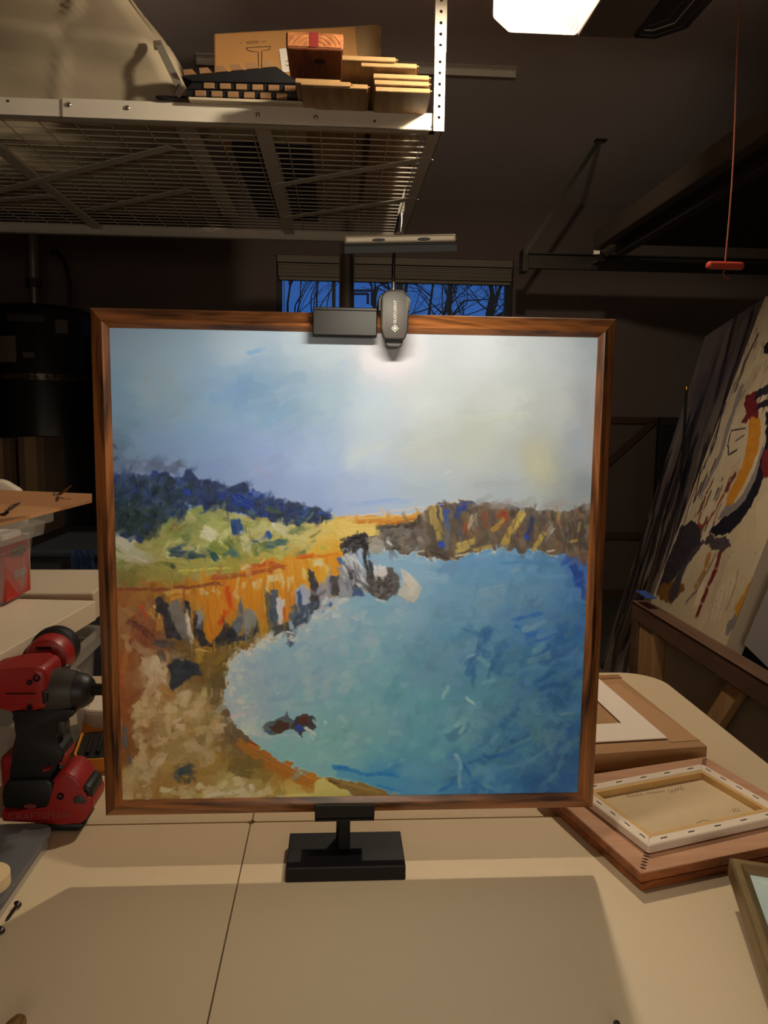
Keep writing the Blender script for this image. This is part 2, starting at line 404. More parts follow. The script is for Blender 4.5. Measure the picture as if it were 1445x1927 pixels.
def make_relief_grid(name,cols,hgt,o,u,v,nrm,amp,parent,m,delight=None):
    """cols (h,w,3) 0-255; o = top-left corner, u,v full edge vectors; nrm towards the viewer"""
    h,w=cols.shape[:2]; V,U=np.mgrid[0:1:h*1j,0:1:w*1j]
    pl_=wloc(parent) if parent is not None else Vector((0,0,0))
    P=np.array(o-pl_)[None,None]+U[...,None]*np.array(u)+V[...,None]*np.array(v)+np.array(nrm)*(hgt*amp)[...,None]
    me=bpy.data.meshes.new(name); n=h*w; me.vertices.add(n); me.vertices.foreach_set('co',P.reshape(-1).astype(np.float32))
    i=np.arange(n).reshape(h,w); q=np.stack([i[:-1,:-1],i[1:,:-1],i[1:,1:],i[:-1,1:]],-1).reshape(-1,4); nf=len(q)
    me.loops.add(nf*4); me.loops.foreach_set('vertex_index',q.reshape(-1).astype(np.int32)); me.polygons.add(nf)
    me.polygons.foreach_set('loop_start',np.arange(nf,dtype=np.int32)*4); me.polygons.foreach_set('loop_total',np.full(nf,4,np.int32)); me.polygons.foreach_set('use_smooth',np.ones(nf,bool))
    me.update(calc_edges=True)
    c=np.clip(cols,1,255)/255.; l=np.where(c<=.04045,c/12.92,((c+.055)/1.055)**2.4)
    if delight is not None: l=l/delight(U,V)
    mx_=l.max(-1,keepdims=True); l=l*np.where(mx_>.76,(.76+.18*(1-np.exp(-(mx_-.76)/.18)))/mx_,1); l=np.clip(l,0,.94); at=me.color_attributes.new('paint','FLOAT_COLOR','POINT')
    at.data.foreach_set('color',np.concatenate([l,np.ones((h,w,1))],-1).reshape(-1).astype(np.float32))
    me.materials.append(m); ob=bpy.data.objects.new(name,me); COL.objects.link(ob)
    if parent is not None: ob.parent=parent
    return ob
def paint_mat(name,rough=.38,spec=.35):
    m=mat(name,(200,200,200),rough,spec=spec); n=m.node_tree.nodes; L=m.node_tree.links
    a=n.new('ShaderNodeAttribute'); a.attribute_name='paint'; L.new(a.outputs['Color'],n['Principled BSDF'].inputs['Base Color']); return m
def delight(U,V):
    # fitted lamp light; dividing by it darkens paint near the lamp, lifts it below
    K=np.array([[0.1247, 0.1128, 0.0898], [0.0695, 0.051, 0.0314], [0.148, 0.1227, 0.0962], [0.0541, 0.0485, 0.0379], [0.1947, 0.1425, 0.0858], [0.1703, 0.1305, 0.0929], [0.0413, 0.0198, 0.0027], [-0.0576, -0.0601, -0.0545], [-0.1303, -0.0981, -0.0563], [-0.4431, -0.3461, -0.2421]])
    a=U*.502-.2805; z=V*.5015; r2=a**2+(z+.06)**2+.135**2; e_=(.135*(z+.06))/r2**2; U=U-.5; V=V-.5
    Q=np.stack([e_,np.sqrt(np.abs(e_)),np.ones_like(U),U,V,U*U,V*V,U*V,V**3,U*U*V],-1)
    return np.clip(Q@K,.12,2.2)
def make_painting():
    N=660; CQ=((203,614),(1134,632),(1096,1499),(228,1508))
    P=Paint(N,N,CQ); R=RN
    full=[(203,614),(1134,632),(1096,1499),(228,1508)]
    sky=[(210,620,(125,142,152)),(300,650,(142,162,170)),(450,650,(172,187,192)),(600,650,(198,207,207)),(740,660,(238,238,230)),(900,660,(218,218,212)),(1050,660,(188,190,184)),(1125,660,(150,156,153)),
    (210,750,(98,120,132)),(300,740,(125,140,144)),(400,750,(130,158,175)),(460,730,(122,154,180)),(540,760,(135,165,182)),(600,740,(166,188,195)),(700,750,(206,215,215)),(800,750,(216,218,208)),(950,750,(201,201,189)),(1050,760,(180,180,170)),(1125,760,(150,150,148)),
    (215,840,(74,92,106)),(300,830,(115,138,160)),(400,830,(135,163,190)),(500,840,(146,165,196)),(600,850,(166,184,206)),(700,850,(196,204,205)),(800,850,(194,196,182)),(900,830,(190,191,172)),(950,870,(178,180,168)),(1020,870,(176,172,140)),(1100,830,(152,156,155)),
    (225,885,(82,92,106)),(300,880,(112,126,150)),(400,890,(126,144,176)),(500,900,(142,156,188)),(600,930,(150,166,198)),(700,930,(165,180,202)),(800,920,(170,180,186)),(950,920,(162,168,168)),(1100,920,(128,132,130))]
    F=P.field(sky,1); P.c[:]=F
    SK=[(203,614),(1134,632),(1118,960),(900,950),(700,985),(600,960),(400,905),(212,890)]
    P.scatter(SK,380,F,70,40,-8,28,.25,3,2.6,.05,10,.2)
    P.scatter([(203,700),(560,700),(620,930),(400,900),(212,870)],120,F,60,26,-12,30,.4,5,4.5,.15,8)
    def S(pts,w,c,a=.9,bend=0,dry=.3,rel=.5,jit=7):
        for p,q in zip(pts,pts[1:]): P.stroke(p,q,w,c,a,bend,False,rel,dry,jit)
    def G(pts,c,a=1,rough=4,soft=1,jit=7,rel=.3): P.poly(pts,c,a,rough,soft,jit,rel)
    for pts,w,c,a in (([(465,664),(495,656)],9,(118,162,192),.7),([(500,655),(470,668)],5,(132,170,196),.5),([(395,752),(440,735)],20,(116,152,184),.4),([(430,740),(480,712)],16,(122,156,184),.4),([(500,800),(548,762)],20,(126,166,196),.4),([(640,685),(656,680)],5,(170,196,222),.6),
        ([(272,715),(284,695)],10,(112,118,112),.5),([(270,725),(276,708)],6,(104,106,100),.4),([(690,755),(705,748)],12,(190,206,220),.4),([(820,790),(1000,782)],16,(205,204,184),.35),([(760,850),(860,800)],18,(204,204,186),.35),([(930,790),(1010,780)],8,(192,190,160),.4),
        ([(660,860),(740,830)],18,(208,208,190),.3),([(480,880),(520,900)],12,(152,150,176),.5),([(540,850),(600,880)],14,(160,172,200),.4),([(660,950),(780,942)],10,(150,172,206),.6),([(690,945),(760,938)],5,(140,166,208),.5),([(1125,700),(1122,780)],14,(170,158,150),.3),
        ([(1120,790),(1118,900)],10,(158,148,138),.4),([(900,915),(1010,905)],14,(158,160,150),.35),([(840,892),(856,886)],5,(206,210,212),.5)):
        S(pts,w,c,a,rel=.1)
    # faint sun disc
    for k in range(26):
        an=R.rand()*6.28; r=R.rand()*24; x,y=1014+r*math.cos(an),868+r*1.3*math.sin(an); S([(x,y-12),(x+R.randn()*4,y+12)],14,(180+R.randn()*3,175,146),.3,rel=.1)
    for _ in range(40): x=R.uniform(206,330); S([(x,R.uniform(868,892)),(x+R.uniform(10,34),R.uniform(855,890))],R.uniform(6,14),(78+R.randn()*8,88,106),.4)
    S([(210,838),(222,842)],9,(48,58,66),.7); S([(209,868),(224,858)],7,(54,66,86),.7)
    def smudge(poly,n,ln,wd,ang,spread,a=.6,cj=3,bend=0,relief=.25):
        q=P.T(poly); lo,hi=q.min(0),q.max(0); r=P.pmask(poly,0,0); Mk=np.zeros((N,N)); Mk[r[0],r[1]]=r[2]; k=0; tr=0
        while k<n and tr<n*20:
            tr+=1; x=R.uniform(lo[0],hi[0]); y=R.uniform(lo[1],hi[1]); xi,yi=int(np.clip(x,0,N-1)),int(np.clip(y,0,N-1))
            if Mk[yi,xi]<.5: continue
            k+=1; an=math.radians(ang+R.uniform(-spread,spread)+(180 if R.rand()<.5 else 0)); L=ln*R.uniform(.5,1.4)*P.k; w=wd*R.uniform(.5,1.4)*P.k
            P.stroke((x,y),(x+math.cos(an)*L,y+math.sin(an)*L),w,P.c[yi,xi]+R.normal(0,cj),a,R.uniform(-bend,bend)*P.k,True,relief,.6,5)
    # ---------------- water
    WP=[(690,1030),(730,1038),(800,1050),(850,1058),(890,1045),(950,1032),(1000,1037),(1040,1046),(1116,1030),(1118,1510),(742,1512),(690,1488),(630,1472),(560,1446),(500,1420),(455,1392),(428,1345),(420,1290),(430,1240),(470,1210),(520,1200),(560,1150),(600,1120),(650,1090)]
    wt=[(720,1060,(128,160,182)),(780,1080,(124,158,180)),(900,1070,(92,134,164)),(960,1060,(92,136,168)),(1050,1080,(76,116,150)),(1100,1060,(50,84,136)),(600,1150,(150,172,188)),(620,1190,(138,168,184)),(700,1180,(118,154,170)),(760,1150,(122,154,172)),(850,1180,(88,128,154)),(900,1130,(94,132,156)),(1000,1180,(66,108,148)),(1000,1120,(84,120,146)),(1090,1180,(48,86,128)),
    (450,1260,(150,166,180)),(480,1250,(142,162,178)),(540,1250,(128,158,174)),(600,1280,(110,146,162)),(700,1250,(106,148,164)),(750,1300,(86,132,148)),(820,1240,(84,124,146)),(900,1300,(72,116,142)),(980,1250,(62,104,134)),(1050,1300,(46,86,122)),(450,1330,(146,160,172)),(550,1380,(116,150,160)),(650,1400,(102,142,150)),(700,1350,(98,140,152)),(800,1400,(76,126,148)),(870,1370,(82,128,146)),(950,1420,(52,96,130)),(1000,1360,(58,98,124)),(1080,1420,(32,66,106)),(560,1430,(104,146,156)),(650,1450,(104,148,154)),(750,1480,(62,122,166)),(800,1470,(66,118,152)),(900,1480,(46,94,138)),(1050,1480,(30,68,112)),(690,1470,(66,130,172))]
    FW_=P.field(wt,1); r=P.pmask(WP,5,1); m=r[2][...,None]; P.c[r[0],r[1]]=P.c[r[0],r[1]]*(1-m)+FW_[r[0],r[1]]*m
    full_m=np.zeros((N,N)); full_m[r[0],r[1]]=r[2]; P.mask=full_m
    P.scatter(WP,800,FW_,46,26,-25,60,.42,8,7,.15,9)
    P.scatter(WP,420,FW_,28,15,-35,70,.40,8,9,.2,5)
    P.scatter([(880,1150),(1110,1130),(1110,1500),(820,1500)],130,[(28,72,124),(40,86,134),(66,104,124),(78,112,128),(24,62,112)],44,18,-35,45,.34,7,6,.2,8)
    P.scatter([(430,1230),(600,1180),(700,1130),(720,1250),(560,1340),(430,1340)],90,[(168,182,192),(150,174,188),(182,190,194),(136,166,184)],30,16,-40,60,.3,6,5,.2,6)
    for pts,w,c,a in (([(700,1052),(790,1085),(850,1090)],22,(134,164,184),.8),([(740,1050),(830,1062)],9,(150,176,194),.7),([(700,1095),(790,1100)],10,(150,172,188),.6),
        ([(900,1050),(960,1040),(1010,1052)],9,(112,152,182),.8),([(860,1055),(930,1036)],6,(84,134,172),.8),([(950,1060),(1050,1062)],6,(62,112,156),.7),([(1060,1060),(1095,1045)],14,(34,66,140),.9),([(1082,1040),(1098,1032)],12,(30,56,150),.9),
        ([(1085,1065),(1103,1110)],16,(26,56,120),.9),([(1100,1080),(1108,1135)],12,(26,52,110),.9),([(1090,1090),(1096,1110)],12,(30,60,128),.8),([(1070,1045),(1050,1075)],8,(88,122,150),.6),
        ([(910,1120),(960,1108)],22,(112,140,156),.6),([(905,1145),(955,1135)],10,(104,134,152),.6),([(965,1075),(985,1068)],16,(128,150,164),.5),([(970,1168),(1030,1155)],8,(34,84,146),.8),([(975,1180),(1000,1200),(1040,1185)],10,(36,88,148),.7),([(990,1190),(1035,1172)],12,(98,134,156),.7),
        ([(1000,1215),(1060,1195)],6,(30,74,140),.7),([(1010,1230),(1035,1215)],16,(92,130,140),.6),([(1000,1250),(1045,1235)],14,(88,124,134),.6),([(1062,1180),(1066,1220)],12,(38,78,130),.6),([(1030,1090),(1075,1085)],10,(96,132,158),.5),
        ([(885,1240),(900,1232)],4,(150,178,196),.9),([(888,1245),(898,1240)],5,(52,86,130),.8),([(905,1240),(930,1258)],10,(96,138,150),.6),([(840,1310),(848,1292)],7,(150,184,190),.9),([(836,1318),(842,1300)],5,(178,200,202),.7),([(882,1316),(898,1330)],7,(150,182,182),.9),([(890,1322),(900,1332)],4,(176,200,196),.7),
        ([(910,1288),(940,1282)],8,(96,140,154),.6),([(860,1370),(884,1356)],12,(118,160,164),.7),([(870,1385),(880,1362)],8,(126,164,166),.6),([(862,1425),(870,1440),(868,1490)],9,(112,156,184),.85),([(860,1424),(872,1436)],5,(168,196,206),.8),([(875,1440),(890,1470),(920,1495)],8,(28,82,140),.7),
        ([(885,1440),(960,1422),(1010,1400)],8,(30,76,128),.7),([(900,1450),(930,1460),(915,1480)],16,(74,120,154),.7),([(940,1455),(1000,1440),(1060,1400)],7,(74,112,134),.6),([(1030,1380),(1045,1430)],12,(76,106,124),.5),([(1075,1400),(1055,1460),(1020,1490)],9,(62,96,122),.5),([(1020,1300),(1080,1290)],14,(28,66,112),.6),
        ([(1040,1310),(1075,1340)],16,(30,66,108),.6),([(1060,1350),(1090,1345)],6,(92,114,118),.7),([(640,1350),(660,1366)],14,(140,170,176),.6),([(660,1380),(680,1392)],14,(132,164,168),.6),([(780,1395),(790,1410)],26,(98,146,166),.6),([(700,1180),(740,1174)],8,(132,166,180),.6),
        ([(664,1165),(705,1178)],5,(186,204,214),.9),([(672,1162),(700,1170)],3,(204,214,218),.7),([(620,1150),(650,1180)],14,(160,182,194),.6),([(745,1150),(770,1160)],12,(160,184,192),.6),([(590,1270),(610,1258)],8,(110,150,178),.6),([(640,1285),(658,1262)],14,(150,190,204),.8),([(645,1275),(655,1262)],7,(176,206,214),.7),([(555,1235),(580,1215)],10,(172,190,198),.7),
        ([(612,1208),(620,1190)],6,(134,150,146),.6),([(625,1200),(640,1198)],6,(156,164,154),.6),([(615,1210),(590,1240)],10,(120,158,184),.5),([(500,1290),(530,1270)],18,(116,140,168),.5),([(505,1320),(560,1305)],16,(110,136,160),.6),([(450,1275),(480,1245)],16,(126,146,176),.55),([(440,1300),(470,1340)],12,(168,176,184),.6),([(475,1360),(495,1395)],16,(150,172,184),.6),
        ([(510,1410),(560,1440)],12,(120,156,166),.7),([(630,1448),(690,1460),(760,1462)],10,(34,108,178),.85),([(636,1446),(660,1450)],7,(24,98,176),.8),([(640,1460),(720,1478),(765,1495)],14,(72,142,190),.7),([(715,1482),(765,1496)],4,(26,98,176),.8),([(745,1440),(760,1455)],12,(62,104,140),.6),([(735,1445),(765,1432)],6,(126,160,178),.6),([(800,1440),(850,1450)],10,(70,112,142),.5),([(830,1495),(860,1475)],6,(24,84,156),.7),([(650,1430),(670,1422)],8,(140,170,170),.5),([(600,1420),(630,1435)],16,(122,160,162),.6),([(575,1460),(610,1455)],8,(110,152,166),.6)):
        S(pts,w,c,a,dry=.35)
    zz=P.z; 
    for _ in range(2):
        q=np.pad(P.c,((1,1),(1,1),(0,0)),'edge'); sm=(q[:-2,1:-1]+q[2:,1:-1]+q[1:-1,:-2]+q[1:-1,2:]+2*q[1:-1,1:-1])/6; P.c=P.c*(1-full_m[...,None]*.8)+sm*full_m[...,None]*.8
    # foam rim along the left shore
    for k in range(70):
        t=R.rand(); 
        cx=[(640,1128),(560,1178),(470,1215),(432,1250),(424,1300),(440,1350),(470,1385)]; i=min(int(t*6),5); f=t*6-i; x=cx[i][0]*(1-f)+cx[i+1][0]*f; y=cx[i][1]*(1-f)+cx[i+1][1]*f
        S([(x+R.randn()*6,y+R.randn()*6),(x+16+R.randn()*6,y-8+R.randn()*8)],R.uniform(7,13),(176+R.randn()*10,178+R.randn()*8,176+R.randn()*8),.55)
    P.mask=None
    # ---------------- far right cliffs
    RC=[(640,990),(700,985),(760,975),(800,960),(815,950),(870,942),(930,950),(1000,957),(1060,962),(1122,950),(1122,1060),(1095,1050),(1040,1046),(1015,1036),(980,1040),(950,1030),(905,1038),(850,1058),(815,1048),(760,1040),(700,1020),(650,1010)]
    G(RC,(92,78,62),1,4,1,10)
    rm=P.pmask(RC,4,1); M2=np.zeros((N,N)); M2[rm[0],rm[1]]=rm[2]; P.mask=M2
    P.scatter(RC,260,[(104,88,68),(84,70,58),(70,56,48),(112,94,74),(60,50,46),(122,86,52)],30,10,75,28,.6,9,6,.5,4)
    P.mask=None
    for pts,w,c,a in (([(818,955),(826,1000),(832,1020)],10,(172,142,68),.9),([(812,960),(816,990)],7,(186,158,84),.8),([(830,952),(836,985)],6,(196,168,90),.7),([(842,975),(846,1000),(840,1040)],12,(98,96,90),.9),
        ([(838,962),(852,962)],11,(40,66,142),.95),([(842,966),(846,1000)],9,(48,78,136),.95),([(830,950),(838,954)],10,(30,56,150),.95),([(868,954),(862,980)],14,(34,56,120),.9),([(880,950),(872,965)],12,(30,50,128),.85),([(868,948),(900,946)],5,(40,66,150),.8),
        ([(832,1020),(838,1034)],10,(30,62,150),.95),([(828,1028),(842,1024)],8,(34,66,150),.9),([(868,1000),(872,1014)],5,(36,60,130),.8),([(880,985),(876,1010)],9,(140,66,36),.9),([(892,970),(884,1000)],7,(174,150,116),.9),([(900,968),(888,995)],5,(188,168,136),.7),
        ([(912,965),(920,1000)],12,(120,62,38),.8),([(940,975),(964,962)],12,(140,66,34),.9),([(950,960),(958,985)],14,(136,60,32),.9),([(966,955),(970,975)],8,(60,42,34),.8),([(930,1000),(960,975)],10,(176,132,52),.85),([(985,965),(950,1030)],13,(176,146,60),.95),([(992,968),(970,1005)],8,(196,164,76),.9),
        ([(978,960),(1000,958)],6,(60,50,46),.8),([(1010,975),(995,1020)],14,(44,48,76),.9),([(995,1008),(1002,1016)],11,(30,60,156),.95),([(1030,1005),(1005,1040)],10,(172,142,66),.95),([(1045,990),(1035,1010)],8,(140,128,108),.8),([(1060,965),(1055,985)],6,(160,130,72),.8),([(1050,995),(1030,1020)],6,(168,156,140),.8),
        ([(865,1030),(900,1015)],13,(180,150,72),.95),([(862,1040),(890,1028)],9,(192,162,84),.9),([(895,1036),(935,1030)],8,(176,148,74),.9),([(860,1048),(890,1042)],5,(214,190,140),.8),([(900,1026),(925,1005)],5,(70,56,44),.7),([(798,1012),(806,1024)],14,(124,64,38),.85),([(815,1038),(850,1056)],7,(62,52,46),.9),([(850,1052),(866,1056)],5,(176,160,130),.7),
        ([(1080,985),(1096,1030)],18,(70,54,44),.8),([(1098,980),(1106,1040)],16,(56,46,42),.8),([(1080,1022),(1096,1018)],6,(190,150,60),.9),([(1100,985),(1092,1005)],6,(150,124,60),.7),([(1070,1010),(1085,1000)],8,(64,54,54),.7),([(1035,1040),(1055,1036)],5,(196,180,160),.8),([(1040,1046),(1060,1050)],4,(200,184,160),.6),
        ([(820,952),(870,944)],4,(214,176,150),.5),([(806,962),(816,952)],5,(196,140,70),.8),([(960,1000),(930,1040)],5,(84,62,46),.6),([(905,975),(898,1000)],4,(70,52,44),.7)):
        S(pts,w,c,a,rel=.7)
    for k in range(36): x=R.uniform(880,1115); S([(x,956+R.randn()*4),(x+R.uniform(10,40),945+R.randn()*6)],R.uniform(8,16),(140+R.randn()*6,134,126),.3,rel=.1)
    G([(1098,1040),(1112,1040),(1110,1070),(1100,1062)],(88,62,50),.9,2)
    # bright strand + black rock ridge
    G([(632,975),(660,972),(770,970),(800,962),(780,985),(700,990),(640,992)],(206,152,66),1,2,1)
    S([(640,985),(760,982)],7,(196,132,50),.9); S([(650,978),(780,970)],5,(232,186,110),.8); S([(660,974),(800,955)],4,(228,190,160),.6); S([(740,986),(790,975)],4,(150,84,40),.7)
    S([(700,1000),(760,992),(790,986)],9,(44,34,30),.9); S([(650,1020),(680,1005),(720,998)],12,(24,22,24),.95)
    G([(690,1005),(740,995),(800,995),(815,1020),(800,1042),(760,1038),(720,1025),(700,1030)],(104,94,82),1,4)
    P.scatter([(700,1005),(800,995),(800,1035),(730,1025)],40,[(118,108,96),(84,76,68),(60,54,50),(136,122,106)],18,8,20,60,.6)
    S([(730,1018),(742,1030)],5,(216,210,200),.9); S([(742,1032),(760,1034)],4,(40,36,36),.8); S([(785,1040),(805,1038)],4,(210,190,160),.8)
    # ---------------- green meadow
    GM=[(203,985),(300,960),(400,955),(470,975),(560,978),(640,978),(712,990),(712,1003),(655,1015),(642,1050),(590,1052),(520,1060),(470,1085),(400,1095),(300,1106),(205,1108)]
    gf=[(220,1050,(112,108,58)),(300,1050,(140,130,72)),(400,1000,(150,148,82)),(350,970,(124,132,80)),(470,1000,(172,164,104)),(520,1040,(170,156,72)),(600,1000,(208,184,100)),(650,1000,(220,186,90)),(690,995,(226,190,96)),(620,1035,(214,160,56)),(560,1000,(196,180,112)),(440,1050,(148,136,58)),(300,1085,(128,112,48)),(520,1065,(170,144,54)),(230,1090,(104,88,40)),(640,1040,(222,160,40))]
    FG=P.field(gf,1); rm=P.pmask(GM,5,1); m=rm[2][...,None]; P.c[rm[0],rm[1]]=P.c[rm[0],rm[1]]*(1-m)+FG[rm[0],rm[1]]*m
    P.scatter(GM,420,FG,26,12,-8,40,.55,9,9,.5,4)
    P.scatter([(300,960),(600,985),(600,1040),(300,1050)],80,[(104,112,56),(128,132,66),(180,172,110),(196,186,128),(92,104,64)],22,12,-20,50,.6,9,6,.5,4)
    for pts,w,c,a in (([(205,1000),(250,1030)],26,(168,160,142),.9),([(210,1015),(290,1060)],22,(150,142,118),.85),([(212,1040),(280,1062)],14,(164,150,124),.7),([(215,1070),(340,1055)],10,(120,112,56),.7),([(380,1000),(405,1012)],26,(200,188,142),.9),([(390,998),(402,1020)],14,(212,204,170),.8),
        ([(456,1010),(470,1040)],20,(196,184,134),.85),([(520,985),(545,1000)],26,(192,184,140),.85),([(540,975),(590,985)],20,(178,168,100),.8),([(512,988),(520,984)],8,(222,220,210),.8),([(395,1030),(430,1045)],18,(110,118,50),.9),([(425,1015),(440,1030)],18,(98,108,44),.8),([(480,1030),(484,1050)],14,(112,118,48),.9),([(350,970),(360,990)],18,(150,140,84),.7),
        ([(340,1075),(440,1068)],5,(196,184,74),.8),([(300,1055),(420,1060)],6,(160,146,66),.7),([(580,1040),(630,1030)],16,(220,176,60),.8),([(605,1030),(620,1036)],10,(170,160,76),.8),([(640,1000),(690,1000)],14,(232,196,104),.8),([(600,1015),(650,1012)],12,(226,184,84),.7),([(470,975),(540,985)],5,(150,112,60),.5),([(325,985),(340,1000)],8,(140,80,46),.7),([(320,1000),(326,985)],5,(120,64,40),.7)):
        S(pts,w,c,a)
    # ---------------- dark blue wooded hill
    HB_=[(203,885),(240,887),(275,894),(290,884),(300,886),(345,896),(352,890),(380,900),(410,905),(440,912),(470,918),(492,920),(500,930),(540,945),(560,948),(600,962),(636,974),(600,984),(560,990),(520,980),(480,975),(450,965),(400,960),(350,950),(330,958),(310,975),(290,1000),(250,1020),(205,995)]
    G(HB_,(36,48,76),1,6,3,9,.4)
    P.scatter([(205,895),(300,895),(480,930),(620,970),(560,980),(400,950),(300,985),(210,990)],230,[(34,48,74),(44,60,84),(26,38,52),(52,70,92),(30,42,38),(30,46,88),(58,74,80)],18,12,-60,60,.6,9,5,.6,3)
    P.scatter([(205,940),(320,950),(290,1010),(205,1000)],120,[(28,38,36),(36,48,44),(44,56,50),(22,30,36)],20,12,-60,50,.75,9,4,.6,3)
    P.scatter([(400,925),(500,925),(600,970),(480,965)],45,[(26,46,104),(34,60,120),(36,56,96)],16,8,-50,60,.8,9,5,.6,2)
    for pts,w,c,a in (([(440,935),(480,955)],18,(24,50,124),.9),([(470,925),(490,940)],14,(26,52,120),.9),([(350,920),(352,935)],12,(30,54,130),.9),([(285,888),(298,892)],11,(34,52,104),.9),([(380,965),(460,940)],5,(40,64,110),.8),([(600,965),(628,974)],8,(30,60,130),.9),([(575,960),(560,985)],6,(34,66,120),.9),
        ([(590,965),(570,990)],4,(110,130,90),.8),([(500,955),(530,965)],12,(60,78,60),.8),([(470,960),(478,975)],14,(72,92,96),.8),([(325,950),(310,970)],14,(52,70,88),.8),([(365,937),(368,941)],6,(104,98,60),.8),([(520,950),(522,954)],4,(170,186,210),.8),([(332,914),(334,918)],4,(160,176,196),.8),([(330,900),(345,912)],8,(48,66,110),.8)):
        S(pts,w,c,a,rel=.8)
    smudge([(203,870),(300,875),(480,905),(640,965),(630,985),(480,935),(300,905),(205,905)],150,16,7,-65,30,.5)
    smudge([(203,960),(300,950),(480,960),(630,975),(600,1000),(400,985),(300,1010),(205,1010)],90,18,8,-40,60,.6)
    P.scatter([(205,895),(340,900),(330,950),(205,960)],70,[(30,42,58),(24,34,44),(40,54,70),(34,44,44)],16,11,-60,50,.6)
    # bushes in the meadow
    for pts,w,c,a in (([(445,978),(448,1008)],20,(34,62,110),.95),([(440,985),(440,1010)],10,(30,54,104),.9),([(453,1000),(456,1006)],7,(190,200,206),.8),([(504,1000),(508,1018)],10,(28,60,128),.95),([(500,1004),(498,1020)],6,(30,64,130),.8),([(475,1020),(490,1018)],6,(36,64,100),.8),([(500,1025),(540,1020)],14,(52,80,84),.9),([(510,1030),(545,1014)],8,(66,96,84),.8),
        ([(320,1042),(370,1044)],15,(46,60,66),.9),([(335,1028),(345,1045)],9,(40,62,92),.9),([(355,1045),(390,1048)],10,(38,54,60),.85),([(325,1035),(345,1025)],6,(44,66,90),.9),([(322,1062),(330,1072)],9,(44,56,40),.9),([(395,1040),(412,1056)],13,(34,66,68),.95),([(390,1036),(400,1042)],7,(30,58,76),.9),([(430,1036),(446,1048)],13,(52,86,88),.9),([(436,1030),(452,1052)],9,(60,92,80),.8),([(420,1045),(440,1040)],6,(46,76,84),.7)):
        S(pts,w,c,a,rel=.8)
    for _ in range(60):
        x,y=(R.uniform(315,400),R.uniform(1025,1055)) if R.rand()<.6 else (R.uniform(425,545),R.uniform(1005,1052)); S([(x,y),(x+R.randn()*5,y+R.randn()*6)],3,(44+R.randn()*6,64,66),.6)
    # ---------------- orange cliff band
    OB=[(205,1104),(300,1100),(400,1088),(470,1070),(510,1056),(580,1052),(645,1045),(650,1075),(640,1125),(600,1145),(560,1190),(520,1202),(470,1225),(440,1225),(400,1260),(330,1230),(260,1200),(212,1200)]
    of=[(220,1130,(126,74,34)),(260,1150,(130,84,36)),(300,1120,(140,92,40)),(400,1130,(190,130,46)),(450,1120,(204,140,44)),(520,1100,(214,152,50)),(600,1080,(224,168,60)),(560,1140,(180,128,60)),(400,1190,(176,118,36)),(450,1200,(150,112,44)),(640,1070,(226,158,40)),(330,1200,(96,72,48)),(230,1190,(120,84,44))]
    FO=P.field(of,1); rm=P.pmask(OB,5,1); m=rm[2][...,None]; P.c[rm[0],rm[1]]=P.c[rm[0],rm[1]]*(1-m)+FO[rm[0],rm[1]]*m
    P.scatter(OB,300,FO,30,9,88,18,.6,9,9,.6,3)
    for pts,w,c,a in (([(212,1110),(330,1108),(420,1098)],8,(116,58,34),.9),([(260,1098),(320,1092)],6,(150,100,50),.7),([(400,1090),(470,1080),(540,1068)],12,(158,82,44),.95),([(470,1068),(520,1060)],10,(178,84,40),.9),([(500,1058),(535,1072)],10,(172,86,42),.9),([(560,1050),(595,1044)],9,(206,100,44),.95),([(590,1048),(645,1044)],6,(220,136,44),.9),([(455,1070),(475,1066)],8,(206,186,140),.9),
        ([(490,1062),(500,1050)],4,(226,200,120),.8),([(310,1115),(360,1112)],10,(198,148,72),.9),([(320,1125),(350,1122)],9,(184,132,58),.9),([(375,1112),(392,1120)],12,(206,184,140),.9),([(398,1110),(418,1122)],11,(200,160,90),.9),([(440,1112),(450,1130)],9,(206,164,100),.9),([(505,1090),(535,1086)],13,(222,196,134),.95),([(515,1078),(540,1075)],9,(226,180,90),.9),([(590,1062),(612,1058)],16,(226,206,150),.95),([(570,1070),(576,1095)],7,(214,196,120),.8),([(612,1060),(625,1090)],8,(220,190,110),.8),
        ([(428,1105),(434,1150)],10,(186,72,32),.95),([(425,1150),(412,1180)],11,(190,76,34),.95),([(438,1110),(430,1160)],5,(214,98,44),.8),([(530,1130),(538,1170)],8,(190,90,40),.9),([(545,1110),(550,1165)],9,(190,124,48),.9),([(490,1140),(505,1180)],10,(180,124,44),.95),([(500,1100),(490,1160)],12,(180,130,56),.9),([(400,1130),(398,1180)],22,(192,130,46),.9),([(388,1140),(402,1215)],14,(186,122,38),.95),([(404,1180),(403,1215)],10,(182,118,36),.95),([(415,1120),(415,1160)],9,(208,144,60),.8),([(460,1115),(468,1150)],12,(202,140,56),.9),([(448,1140),(436,1175)],9,(176,116,44),.9)):
        S(pts,w,c,a,rel=.8)
